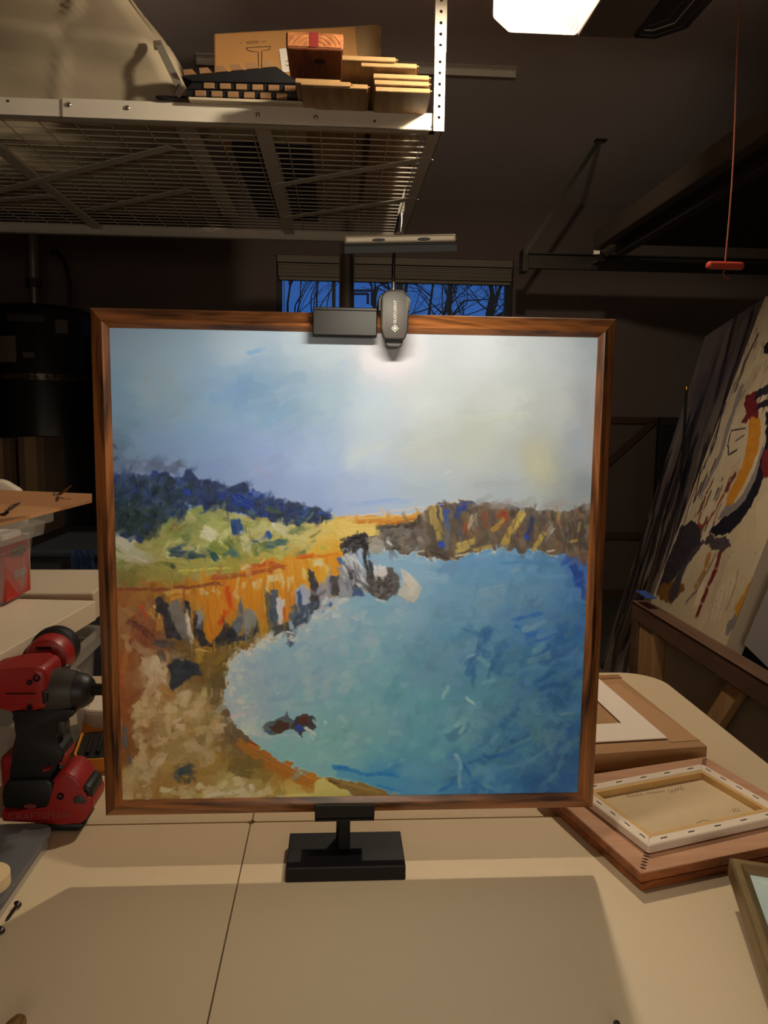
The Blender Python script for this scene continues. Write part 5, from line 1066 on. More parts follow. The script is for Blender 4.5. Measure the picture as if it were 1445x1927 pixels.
# wire clips on the sheet
cm=mat('dark_wire',(44,34,30),.4,metal=.4)
def onS(x,y,dz=0): return PZ(x,y,1.1502+dz)
k1=empty('wire_clip',onS(115,938),'bent metal clip with copper arm at the right on the cardboard sheet','clip')
b=B(); a=onS(98,931); tube(b,[onS(133,939,.001),onS(120,939,.0015),onS(110,935,.003),onS(97,925,.009)],.0008,6); obj('wire',b,CHROME,k1)
b=B(); tube(b,bez([onS(100,931,.001),onS(114,932,.001),onS(118,928,.004),onS(122,921,.010),onS(134,914,.017)],10),[.0007]*3+[.0016]*6+[.0008]*2,6); obj('arm',b,mat('copper_arm',(120,70,48),.4,metal=.6),k1)
k2=empty('hair_clip',onS(18,957),'black twisted wire clip at the left on the cardboard sheet','clip')
b=B(); tube(b,[onS(0,968,.001),onS(8,966,.002),onS(18,957,.003),onS(30,950,.003),onS(37,947,.002)],.0010,6); obj('wire',b,cm,k2)
b=B(); tube(b,[onS(16,956,.002),onS(20,951,.004),onS(30,948,.004),onS(28,954,.002),onS(17,958,.002)],.0006,5); obj('loop',b,cm,k2)
b=B(); tube(b,[onS(4,968,.001),onS(14,965,.003),onS(16,960,.002)],.0013,5); obj('jaw',b,cm,k2)
# lower bin under riser
ob2=PY(180,1300,1.30); ob2=Vector((PY(183,1180,1.22).x,1.235,TZ-.005))
b2=bin_('clear_bin',ob2,Vector((0,-1,0)),Vector((-1,0,0)),.17,.26,.165,.010,'clear plastic bin standing under the white riser board behind the driver',CLEAR)
b=B(); lathe(b,(ob2.x-.10,1.15,TZ-.002),(0,0,1),[(0,.05),(.05,.052),(.052,.05)],24); solo('parts_tub',b,mat('tan_tub',(150,130,108),.6),'tan round tub of parts inside the lower clear bin','tub',smooth=False)
# white tub with lid
tc_=PZ(175,1400,TZ-.006); 
wt=empty('white_tub',(tc_.x+.01,tc_.y+.055,TZ-.006),'round white plastic tub just left of the frame, behind the bit case','tub')
b=B(); cx_,cy_=tc_.x+.01,tc_.y+.055; lathe(b,(cx_,cy_,TZ-.006),(0,0,1),[(0,.044),(.003,.047),(.045,.051)],36); obj('body',b,mat('milky_plastic',(216,204,186),.35),wt,smooth=2)
b=B(); lathe(b,(cx_,cy_,TZ+.039),(0,0,1),[(0,.053),(.006,.053),(.008,.051),(.008,.047),(.005,.046)],36); obj('lid',b,WP,wt,smooth=2)

# ------------------------------------------------------------------ impact driver
DY=.915; DB=TZ
dv=empty('impact_driver',(-.345,DY,TZ),'red and black cordless impact driver standing upright at the left of frame','power tool')
def dp(*px): return pl(DY,*px)
def plate(name,pts,half,m,bev,parent=dv,seg=3,yc=None,label=None):
    P=pl(DY-half,*pts); b=B(); prism(b,[v.copy() for v in P],Vector((0,2*half,0)),bev,seg); return obj(name,b,m,parent,smooth=2,label=label)
plate('motor_housing',((-36,1264),(0,1260),(22,1257),(60,1255),(84,1257),(88,1280),(87,1337),(60,1341),(20,1339),(-36,1332)),.028,REDP,.008)
axz=PY(110,1298,DY); k_=DY/FPX*.985
def lx(x): return PY(x,1298,DY).x
b=B(); lathe(b,(lx(88),DY,axz.z),(1,0,0),[(0,.0255),(lx(95)-lx(88),.0262),(lx(120)-lx(88),.0258),(lx(143)-lx(88),.0228),(lx(145)-lx(88),.021)],36); obj('gear_case',b,DARKGREY,dv,smooth=2)
b=B(); lathe(b,(lx(141),DY,axz.z-.001),(1,0,0),[(0,.0215),(.001,.0222),(lx(158)-lx(141),.0205),(lx(168)-lx(141),.017),(lx(174)-lx(141),.0135),(lx(175)-lx(141),.010)],32); obj('rubber_nose',b,BLACKP,dv,smooth=2)
b=B(); lathe(b,(lx(172),DY,axz.z),(1,0,0),[(0,.0085),(.004,.0085),(.0045,.007),(.014,.007),(.0145,.0045),(.02,.0035)],20); obj('chuck',b,BLACKM,dv,smooth=2)
plate('handle',((20,1336),(98,1336),(125,1336),(141,1334),(141,1343),(134,1351),(122,1356),(104,1357),(101,1370),(101,1388),(104,1399),(112,1406),(119,1412),(121,1424),(114,1436),(100,1446),(90,1458),(88,1482),(15,1482),(15,1466),(19,1450),(22,1430),(24,1408),(30,1385),(33,1370),(33,1358),(28,1350),(20,1345)),.019,BLACKP,.0035)
plate('trigger',((100,1355),(121,1356),(124,1366),(124,1380),(121,1383),(104,1383),(99,1372)),.009,DARKGREY,.004)
plate('foot',((14,1470),(88,1466),(100,1474),(104,1524),(4,1522),(2,1500),(6,1480)),.0255,BLACKP,.004)
plate('battery',((97,1470),(104,1462),(114,1456),(124,1455),(134,1458),(144,1466),(153,1477),(157,1497),(170,1503),(174,1512),(173,1524),(166,1536),(158,1546),(150,1552),(120,1552),(2,1547),(3,1524),(90,1524),(97,1515)),.026,REDP,.0035)
plate('battery_latch',((137,1502),(150,1496),(163,1506),(160,1514),(137,1513)),.0272,DARKGREY,.002)
plate('battery_base',((64,1550),(158,1549),(156,1560),(148,1566),(70,1566),(62,1560)),.023,BLACKP,.004)
plate('battery_end',((150,1479),(164,1479),(172,1486),(174,1496),(172,1506),(160,1502),(152,1494)),.0215,BLACKP,.003)
for (x,y,r) in ((69,1276,.0042),(56,1284,.0030),(56,1331,.0032),(114,1498,.0040)):
    hf=.0285 if y<1400 else .0262; p=PY(x,y,DY-hf); b=B(); lathe(b,(p.x,DY-hf+.002,p.z),(0,-1,0),[(0,r),(.0042,r),(.0040,r*.6),(.001,r*.5)],14); obj('screw_boss',b,BLACKM,dv)
plate('vent_slot',((78,1302),(88,1304),(88,1322),(80,1326)),.0305,BLACKP,.001)
plate('side_line',((10,1305),(66,1305),(66,1307),(10,1307)),.0298,BLACKM,.0002,seg=1)
plate('red_trim',((120,1420),(122,1421),(119,1436),(112,1442),(109,1436),(116,1434)),.0195,REDP,.0005,seg=1)
plate('belt_stripe',((80,1448),(94,1446),(94,1449),(80,1453)),.0258,REDP,.0003,seg=1)
GREYT=mat('grey_print',(120,86,78),.6)
text('lettering','CRAFTSMAN',.0128,basis(PY(75,1536,DY-.0265),(1,0,.01),(0,0,1)),mat('light_print',(140,74,66),.5),dv,.0003)
text('lettering','V20',.0058,basis(PY(58,1320,DY-.0286),(1,0,.0),(0,0,1)),GREYT,dv,.0002)
b=B(); p=PY(57,1517,DY-.0258); lathe(b,p,(0,-1,0),[(0,.005),(.0008,.005)],20)
for v in b.verts: v.co.x=p.x+(v.co.x-p.x)*1.5; v.co.z=p.z+(v.co.z-p.z)*.6
obj('badge',b,mat('badge_red',(120,50,44),.5),dv)
# second drill behind
d2=empty('cordless_drill',(-.375,1.01,TZ-.006),'second red and black power tool seen end-on behind the impact driver','power tool')
c=PY(85,1242,.985); R2=.0285
b=B(); lathe(b,(c.x,.985,c.z),(0,1,0),[(0,.020),(.003,.026),(.010,R2),(.030,R2*1.02),(.045,R2*.95),(.055,R2*.75),(.06,.017)],32); obj('motor_housing',b,REDP,d2,smooth=2)
b=B(); lathe(b,(c.x,1.012,c.z+.0035),(0,1,0),[(0,R2*1.0),(.001,R2*1.05),(.012,R2*1.08),(.022,R2*1.02)],32); obj('rubber_band',b,BLACKP,d2,smooth=2)
b=B(); lathe(b,(c.x,.984,c.z-.004),(0,1,0),[(-.003,.015),(0,.0235),(.006,.0285),(.012,.0285)],28)
for v in b.verts: v.co.z=c.z-.012+(v.co.z-c.z+.004)*.35
obj('rear_bumper',b,DARKGREY,d2,smooth=2)
b=B(); box(b,c.x-.011,c.x+.009,.9835,.99,c.z+.014,c.z+.0175,.0005,1); obj('vent_slot',b,BLACKM,d2)
b=B(); prism(b,[Vector((c.x-.022,y,z)) for y,z in ((.99,c.z-.02),(1.035,c.z-.02),(1.04,TZ+.06),(.99,TZ+.06))],Vector((.028,0,0)),.008,3); obj('handle',b,BLACKP,d2)
b=B(); box(b,c.x-.06,c.x+.006,.975,1.05,TZ-.006,TZ+.06,.008,3); obj('battery',b,REDP,d2)

# ------------------------------------------------------------------ bit case
bc=empty('bit_case',(-.33,1.10,TZ-.006),'open yellow-orange case of dark driver bits between driver and frame','case')
YEL=mat('yellow_plastic',(226,148,44),.45); z0=TZ-.006
u=Vector((1,.18,0)).normalized(); v_=Vector((-.18,1,0)).normalized(); o=PZ(133,1455,z0+.004)
o=Vector((o.x+.002,o.y,z0))
def cq(a,c,z=0): return o+u*a+v_*c+Vector((0,0,z))
b=B(); P=rrect(0,.12,0,.105,(.03,.03,.008,.008),8)
outp=[cq(x,y) for x,y in P]; n=len(outp)
def shell(levels):
    bm=B(); R=[]
    for z,e in levels:
        c_=cq(.06,.0525); R.append([bm.verts.new(c_+(p-c_)*(1-e)+Vector((0,0,z))) for p in outp])
    for r1,r2 in zip(R,R[1:]):
        for k in range(n): bm.faces.new((r1[k],r1[(k+1)%n],r2[(k+1)%n],r2[k]))
    bm.faces.new(R[0]); bm.faces.new(R[-1]); return bm
obj('tray',shell([(0,.05),(.002,.0),(.022,-.01),(.022,.03),(.012,.04)]),YEL,bc)
obj('insert',shell([(.012,.045),(.020,.05),(.021,.08)]),BLACKP,bc)
for k in range(7):
    b=B(); a=.014+.014*k; tube(b,[cq(a+.004,.018,.0235),cq(a+.004,.085,.0235)],.0028,8); obj('bit',b,mat('bit_steel',(58,56,56),.35,metal=.7),bc)
b=B(); 
for (a0,a1) in ((0,.12),): 
    prism(b,[cq(-.004,.104,.012),cq(.124,.104,.012),cq(.124,.150,.045),cq(-.004,.150,.045)],Vector((0,.002,.006)),.002,2)
obj('hinged_lid',b,YEL,bc)

# ------------------------------------------------------------------ organiser, tape, screws
og=empty('parts_organizer',(-.45,.71,TZ),'flat clear-lidded parts organizer at the lower left corner of table','organizer')
ox1=-.331; oy=.868
b=B(); prism(b,[Vector((x,y,TZ+.001)) for x,y in rrect(-.62,ox1,.56,oy,(.01,.01,.012,.01),5)],Vector((0,0,.016)),.002,2); obj('tray',b,FROST,og)
b=B(); prism(b,[Vector((x,y,TZ+.0175)) for x,y in rrect(-.625,ox1+.004,.555,oy+.004,(.012,.012,.016,.012),6)],Vector((0,0,.006)),.002,2); obj('lid',b,mat('smoky_lid',(120,120,124),.22,alpha=.45),og)
for i in range(4):
    for j in range(5):
        b=B(); x=-.60+.068*i; y=.575+.056*j; box(b,x,x+.062,y,y+.050,TZ+.003,TZ+.014,.002,1)
        obj('compartment',b,mat('bin_dark_%d'%((i+j)%2),((70,66,68),(96,90,88))[(i+j)%2],.6,var=.4,vscale=150),og)
b=B(); c=PZ(-30,1668,TZ+.024); lathe(b,(c.x,c.y,TZ+.0238),(0,0,1),[(0,.0245),(.012,.0245),(.012,.014),(0,.014),(0,.0245)],36,False)
tp_=empty('tape_roll',(c.x,c.y,TZ+.0238),'roll of beige tape lying on the clear organizer at the left edge','tape'); obj('roll',b,mat('beige_tape',(222,196,150),.5),tp_,smooth=2)
b=B(); lathe(b,(c.x,c.y,TZ+.0238),(0,0,1),[(0,.0138),(.010,.0138),(.010,.010),(0,.010)],30); obj('core',b,mat('tape_core',(120,76,44),.8),tp_)
SCRM=mat('screw_steel',(84,76,72),.3,metal=.9)
def screw(h,t,label):
    h,t=Vector(h),Vector(t); r=.0016; h.z=TZ+.0042; t.z=TZ+.0009; ax_=(t-h); L_=ax_.length
    e_=empty('screw',(h.x,h.y,TZ),label,'screw','loose screws on the near table')
    b=B(); lathe(b,h,ax_,[(0,.0040),(.0008,.0041),(.003,.0018)],16); obj('head',b,SCRM,e_,smooth=2)
    pr=[(.002,.0017)]; k=.004
    while k<L_-.004: pr+= [(k,.0013),(k+.0007,.0018)]; k+=.0014
    pr+=[(L_,.0002)]
    b=B(); lathe(b,h,ax_,pr,12); obj('shank',b,SCRM,e_)
    return e_
screw(PZ(34,1703,TZ+.003),PZ(11,1735,TZ),'loose steel screw lying on the table near the clear organizer, tip down-left')
screw(PZ(3,1751,TZ+.003),PZ(-22,1785,TZ),'loose steel screw at the left frame edge, only its head in view')
c=PZ(34,1926,TZ+.007); b=B(); lathe(b,(c.x,c.y,TZ+.0075),(-.25,-1,.0),[(-.006,.0030),(-.003,.0058),(.004,.0072),(.05,.0068),(.12,.006)],18)
solo('hand_tool',b,wood('olive_wood',(150,110,50),(90,60,26),'Y',60,.4),'rounded brown wooden handle tip at the bottom left corner of the table','tool',smooth=2)
c=PZ(1160,1926,TZ+.003); b=B(); lathe(b,(c.x,c.y,TZ+.0035),(-.2,-1,0),[(-.002,.0012),(0,.0028),(.004,.0032),(.05,.003)],12)
solo('dark_pencil',b,mat('dark_brown',(60,36,24),.5),'dark brown stick tip just entering at bottom right of table','stick',smooth=2)

# ------------------------------------------------------------------ right: kraft parcel, mat, frames
z1=.773
kn=PZ(1332,1404,z1); kl=PZ(1130,1418,z1); kf=PZ(1162,1270,z1)
dl_=(kl-kn).normalized(); df=(kf-kn).normalized()
kp=empty('kraft_parcel',(kn.x-.15,kn.y+.15,TZ-.006),'flat parcel wrapped in brown kraft paper lying on the far table','parcel')
Lf=(kf-kn).length
b=B(); P=[kn,kn+df*Lf,kn+df*Lf+dl_*.34,kn+dl_*.34]; prism(b,[p-Vector((0,0,z1-TZ+.006)) for p in P],Vector((0,0,z1-TZ+.006)),.003,2); obj('parcel',b,KRAFT,kp)
nrm_=Vector((-df.y,df.x,0)); 
b=B(); prism(b,[kn+df*(Lf-.02)+Vector((0,0,.0001)),kn+df*(Lf-.001)+Vector((0,0,.0001)),kn+df*(Lf-.001)+dl_*.3+Vector((0,0,.0001)),kn+df*(Lf-.024)+dl_*.3+Vector((0,0,.0001))],Vector((0,0,.0012))); obj('folded_flap',b,mat('kraft_dark',(150,104,62),.7),kp)
b=B(); q=[kn+df*.02+Vector((-.002,0,.0002)),kn+df*(Lf-.05)+dl_*.02+Vector((0,0,.0002)),kn+df*(Lf-.055)+dl_*.045+Vector((0,0,.0002)),kn+df*.02+dl_*.05+Vector((0,0,.0002))]; prism(b,q,Vector((0,0,.0008))); obj('paper_seam',b,mat('kraft_light',(182,138,94),.7),kp)
# white mat
zz=z1+.0018; m0=PZ(1255,1390,zz); mf=PZ(1140,1290,zz); ml=PZ(1133,1397,zz); mw=PZ(1169,1362,zz); 
dml=(ml-m0).normalized(); dmf=(mf-m0).normalized(); dmf=(dmf-dml*dmf.dot(dml)).normalized() if False else dmf
LM1=.26; wdt=.052
def mp_(a,c): return m0+dml*a+dmf*c
b=B(); o4=[mp_(0,0),mp_(LM1,0),mp_(LM1,.30),mp_(0,.30)]
# opening corner from the photograph
A2=np.array([[dml.x,dmf.x],[dml.y,dmf.y]]); sol=np.linalg.solve(A2,np.array([mw.x-m0.x,mw.y-m0.y])); s1_,s2_=float(sol[0]),float(sol[1])
i4=[mp_(s1_,s2_),mp_(LM1-s1_,s2_),mp_(LM1-s1_,.30-s2_),mp_(s1_,.30-s2_)]
for dz in (0,):
    lo=[b.verts.new(p) for p in o4]; li=[b.verts.new(p) for p in i4]; ho=[b.verts.new(p+Vector((0,0,.0016))) for p in o4]; hi=[b.verts.new(p+Vector((0,0,.0016))) for p in i4]
    for k in range(4):
        j=(k+1)%4; b.faces.new((lo[k],lo[j],li[j],li[k])); b.faces.new((ho[k],ho[j],hi[j],hi[k])); b.faces.new((lo[k],lo[j],ho[j],ho[k])); b.faces.new((li[k],li[j],hi[j],hi[k]))
solo('picture_mat',b,mat('mat_board',(238,222,208),.8),'white picture mat board with cut opening on the kraft parcel','mat board')

# large frame lying face down
zt_=.774
fa=PZ(1207,1643,zt_); fl=PZ(1100,1549,zt_); fr_=PZ(1439,1597,zt_); ff=PZ(1327,1424,zt_)
ul=(fl-fa).normalized(); ur=(fr_-fa).normalized(); ur=(ur-ul*ur.dot(ul)).normalized()
A3=np.array([[ul.x,ur.x],[ul.y,ur.y]]); s_=np.linalg.solve(A3,np.array([ff.x-fa.x,ff.y-fa.y])); SL,SR=float(s_[0]),float(s_[1])
BF=empty('picture_frame',(fa+ul*SL/2+ur*SR/2)*1.0,'large reddish wooden picture frame lying face down near the right edge','frame')
BF.location.z=TZ
def fpnt(a,c,z): 
    p=fa+ul*a+ur*c; return Vector((p.x,p.y,z))
FW=.040
PINK=wood('pinkish_wood',(198,150,116),(170,118,84),'X',12,.65,6,.6,.05); RED_=wood('cherry_wood',(170,96,44),(104,52,22),'X',30,.42,8)
def mitre(par,name,zA,zB,in0,in1,m,SLl,SRr,f,bev=0):
    C=[(0,0),(SLl,0),(SLl,SRr),(0,SRr)]
    sg=[(1,1),(-1,1),(-1,-1),(1,-1)]
    for k in range(4):
        j=(k+1)%4; O=[(C[k][0]+sg[k][0]*in0,C[k][1]+sg[k][1]*in0),(C[j][0]+sg[j][0]*in0,C[j][1]+sg[j][1]*in0),(C[j][0]+sg[j][0]*in1,C[j][1]+sg[j][1]*in1),(C[k][0]+sg[k][0]*in1,C[k][1]+sg[k][1]*in1)]
        b=B(); prism(b,[f(a,c,zA) for a,c in O],Vector((0,0,zB-zA)),bev,1); obj(name,b,m,par)
mitre(BF,'back_rail',TZ+.0135,zt_,.0,FW,PINK,SL,SR,fpnt,.0006)
mitre(BF,'moulding',TZ+.0008,TZ+.0095,.0035,FW-.006,RED_,SL,SR,fpnt,.0006)
mitre(BF,'moulding_core',TZ+.0095,TZ+.0135,.0065,FW-.004,mat('dark_cherry',(72,34,18),.5),SL,SR,fpnt)
mitre(BF,'side_band',TZ+.0140,zt_-.0018,-.0008,.0004,RED_,SL,SR,fpnt)
for k in range(6):
    d=.007+.0045*k
    for (a,c) in ((d,d),(SL-d,SR-d)):
        b=B(); p=fpnt(a,c,zt_+.0004); beam(b,p-(ul-ur).normalized()*.003,p+(ul-ur).normalized()*.003,.0007,.0008); obj('corner_staple',b,BLACKM,BF)
# stretched canvas, back up
zc_=.7855
ca=PZ(1220,1591,zc_); cl_=PZ(1126,1519,zc_); cr=PZ(1445,1554,zc_); cf=PZ(1321,1437,zc_)
ul2=(cl_-ca).normalized(); ur2=(cr-ca).normalized(); ur2=(ur2-ul2*ur2.dot(ul2)).normalized()
s_=np.linalg.solve(np.array([[ul2.x,ur2.x],[ul2.y,ur2.y]]),np.array([cf.x-ca.x,cf.y-ca.y])); CL,CR=float(s_[0]),float(s_[1])
CV=empty('stretched_canvas',(ca+ul2*CL/2+ur2*CR/2),'small white stretched canvas lying back side up on the large wooden frame','canvas'); CV.location.z=zt_
def cpnt(a,c,z):
    p=ca+ul2*a+ur2*c; return Vector((p.x,p.y,z))
mitre(CV,'canvas_edge',zt_+.001,zc_,.0,.0145,mat('canvas_fold',(232,214,194),.85,bump=.3,bscale=400),CL,CR,cpnt,.0012)
mitre(CV,'stretcher_bar',zt_+.001,zc_-.0006,.0145,.0205,mat('stretcher_pine',(214,172,108),.6,var=.1,vscale=30),CL,CR,cpnt)
b=B(); prism(b,[cpnt(a,c,zt_+.0018) for a,c in ((.012,.012),(CL-.012,.012),(CL-.012,CR-.012),(.012,CR-.012))],Vector((0,0,.0012))); obj('canvas_back',b,mat('raw_canvas',(214,188,150),.85,var=.06,vscale=30),CV)
for k in range(5):
    for side in range(4):
        t=(k+.7)/5.4
        p,d=((cpnt(CL*t,.007,zc_+.0003),ul2),(cpnt(.007,CR*t,zc_+.0003),ur2),(cpnt(CL*t,CR-.007,zc_+.0003),ul2),(cpnt(CL-.007,CR*t,zc_+.0003),ur2))[side]
        b=B(); beam(b,p-d*.0045,p+d*.0045,.0008,.0008); obj('staple',b,BLACKM,CV)
PEN=mat('pencil_grey',(128,106,90),.8); rw=random.Random(3)
def scrawl(px,r=.00026):
    b=B(); tube(b,[PZ(x,y,zt_+.0032) for x,y in px],r,4); obj('handwriting',b,PEN,CV)
# cursive looking notes as in the photograph (letters half legible there)
def curs(x0,x1,y0,y1,n,amp,seed):
    r_=random.Random(seed); out=[]
    for k in range(n*4+1):
        t=k/(n*4); a=k*math.pi/2; out.append((x0+(x1-x0)*t+1.2*math.cos(a),y0+(y1-y0)*t-amp*(.5+r_.random()*.8)*math.sin(a)))
    scrawl(out)
curs(1178,1210,1498,1494,6,3.2,1); curs(1215,1250,1493,1488,7,2.4,2); curs(1257,1286,1489,1482,5,4.5,3)
scrawl([(1369,1526),(1370,1526)]); curs(1377,1392,1524,1525,3,3.5,5)
scrawl([(1310,1549),(1322,1544),(1335,1544),(1343,1548)]); scrawl([(1350,1544),(1362,1543),(1366,1546),(1364,1549)]); scrawl([(1386,1538),(1392,1543)]); scrawl([(1334,1551),(1338,1553)])
# gold framed small painting
gz=.7985
g0_=PZ(1373,1612,gz); gl=PZ(1445,1832,gz-.016); gr=PZ(1445,1609,gz)
gd1=(gl-g0_).normalized(); gd2=(gr-g0_).normalized(); gd2=(gd2-gd1*gd2.dot(gd1)).normalized(); gn=gd2.cross(gd1); gn=gn if gn.z>0 else -gn
GLc=.30; GR=.24
GP=empty('gold_framed_painting',g0_+gd1*.15+gd2*.12-Vector((0,0,.04)),'small pale blue painting in an aged gold frame at the lower right corner','painting')
def gp(a,c,z): return g0_+gd1*a+gd2*c+gn*z
GOLD=mat('aged_gold',(146,122,82),.42,metal=.45,var=.25,vscale=30)
C=[(0,0),(GLc,0),(GLc,GR),(0,GR)]; sg=[(1,1),(-1,1),(-1,-1),(1,-1)]
for k in range(4):
    j=(k+1)%4; prof=[(0,-.0195),(0,-.002),(.002,0),(.008,.0),(.0115,-.003),(.016,-.005),(.016,-.0195)]
    b=B(); R0=[];R1=[]
    for t,z in prof:
        R0.append(b.verts.new(gp(C[k][0]+sg[k][0]*t,C[k][1]+sg[k][1]*t,z))); R1.append(b.verts.new(gp(C[j][0]+sg[j][0]*t,C[j][1]+sg[j][1]*t,z)))
    n=len(prof)
    for i in range(n): b.faces.new((R0[i],R0[(i+1)%n],R1[(i+1)%n],R1[i]))
    b.faces.new(R0); b.faces.new(R1[::-1]); obj('frame_rail',b,GOLD,GP)
pp=Paint(140,120,None,(128,148,152)); pp.H=None
F0=pp.field([(0,0,(150,165,162)),(140,0,(120,140,145)),(0,120,(130,150,158)),(140,120,(100,125,140)),(60,60,(120,142,150)),(20,60,(112,130,152))],1)
pp.c[:]=F0
for _ in range(160):
    x,y=RN.rand()*140,RN.rand()*120; an=RN.rand()*3; L_=RN.uniform(8,26); c=F0[int(min(y,119)),int(min(x,139))]+RN.normal(0,9)
    pp.stroke((x,y),(x+math.cos(an)*L_,y+math.sin(an)*L_*.6),RN.uniform(4,9),c,.7,0,True)
make_relief_grid('canvas',pp.c*1.25,pp.z,gp(GLc-.0145,.0145,-.0062) if False else gp(.0145,.0145,-.0062),gd2*(GR-.029),gd1*(GLc-.029),gn,.0002,GP,PT)
b=B(); prism(b,[gp(a,c,-.012) for a,c in ((.01,.01),(GLc-.01,.01),(GLc-.01,GR-.01),(.01,GR-.01))],gn*.003); obj('backing_board',b,CARD,GP)

# ------------------------------------------------------------------ right background: leaning canvases
def art_surface(name,q,parent,draw,w,h,scale=1.0):
    """q: corners TL,TR,BR,BL of the front face"""
    P=Paint(w,h,None,(150,135,118)); draw(P)
    TL,TR,BR,BL=q; V,U=np.mgrid[0:1:h*1j,0:1:w*1j]
    n=(TR-TL).cross(BL-TL).normalized()*-1
    if n.dot(C0-TL)<0: n=-n
    me=bpy.data.meshes.new(name); A_=[np.array(p-wloc(parent)) for p in (TL,TR,BR,BL)]
    X=((1-U)*(1-V))[...,None]*A_[0]+(U*(1-V))[...,None]*A_[1]+(U*V)[...,None]*A_[2]+((1-U)*V)[...,None]*A_[3]+np.array(n)*(.0006+P.z*.0008)[...,None]
    i=np.arange(h*w).reshape(h,w); qd=np.stack([i[:-1,:-1],i[1:,:-1],i[1:,1:],i[:-1,1:]],-1).reshape(-1,4)
    me.from_pydata(X.reshape(-1,3).tolist(),[],qd.tolist()); c=np.clip(P.c,1,255)/255.; l=np.where(c<=.04045,c/12.92,((c+.055)/1.055)**2.4)
    at=me.color_attributes.new('paint','FLOAT_COLOR','POINT'); at.data.foreach_set('color',np.concatenate([l,np.ones((h,w,1))],-1).reshape(-1).astype(np.float32))
    me.materials.append(paint_mat('matte_paint',.6,.2)); o=bpy.data.objects.new(name,me); COL.objects.link(o); o.parent=parent; return o
def canvas_panel(q,th,label,draw,w,h):
    TL,TR,BR,BL=q; n=(TR-TL).cross(BL-TL).normalized()
    if n.dot(C0-TL)<0: n=-n
    zmin=min(p.z for p in q); t=empty('leaning_canvas',((TL+BR)*.5).xy.to_3d()+Vector((0,0,zmin)),label,'painting','big abstract canvases leaning at right')
    b=B(); prism(b,[TL,TR,BR,BL],-n*th); obj('stretched_cloth',b,CANW,t)
    art_surface('painted_face',q,t,draw,w,h); return t
def ext(a,c,t): return a+(c-a)*t
# rear canvas
TL=PY(1327,633,3.6); BLm=PY(1170,1128,3.6); TRp=PY(1419,573,3.05)
def drawA(P):
    P.c[:]=(150,134,120); R=RN
    w,h=P.w,P.h
    F=[(166,150,134),(140,126,116),(176,160,142),(118,104,100),(150,130,108)]
    full=[(0,0),(w,0),(w,h),(0,h)]
    P.scatter(full,260,F,40,14,75,25,.7)
    P.scatter([(0,h*.25),(w*.5,h*.15),(w*.5,h*.6),(0,h*.7)],26,[(44,36,38),(66,56,58),(36,30,32)],50,8,80,22,.75)
    P.scatter([(w*.3,h*.1),(w,0),(w,h*.5),(w*.4,h*.6)],26,[(40,32,34),(96,80,60),(60,50,54)],60,8,78,15,.8)
    P.scatter([(0,h*.5),(w*.6,h*.5),(w*.6,h),(0,h)],50,[(110,88,58),(96,82,76),(160,146,130),(72,58,58)],40,12,70,35,.7)
BLx=ext(TL,BLm,1.95); d=TRp-TL
q=(TL,TL+d*1.4,BLx+d*1.4,BLx); canvas_panel(q,.04,'large dim abstract canvas in greys, rearmost of the leaning paintings at right',drawA,150,300)
# front canvas (black arc and ochre)
TL=PY(1439,560,2.42); BLm=PY(1231,1117,2.42); 
TR=PY(1640,440,1.80); BLx=ext(TL,BLm,1.1)
d=(TR-TL)*1.12; q=(TL,TL+d,BLx+d,BLx)
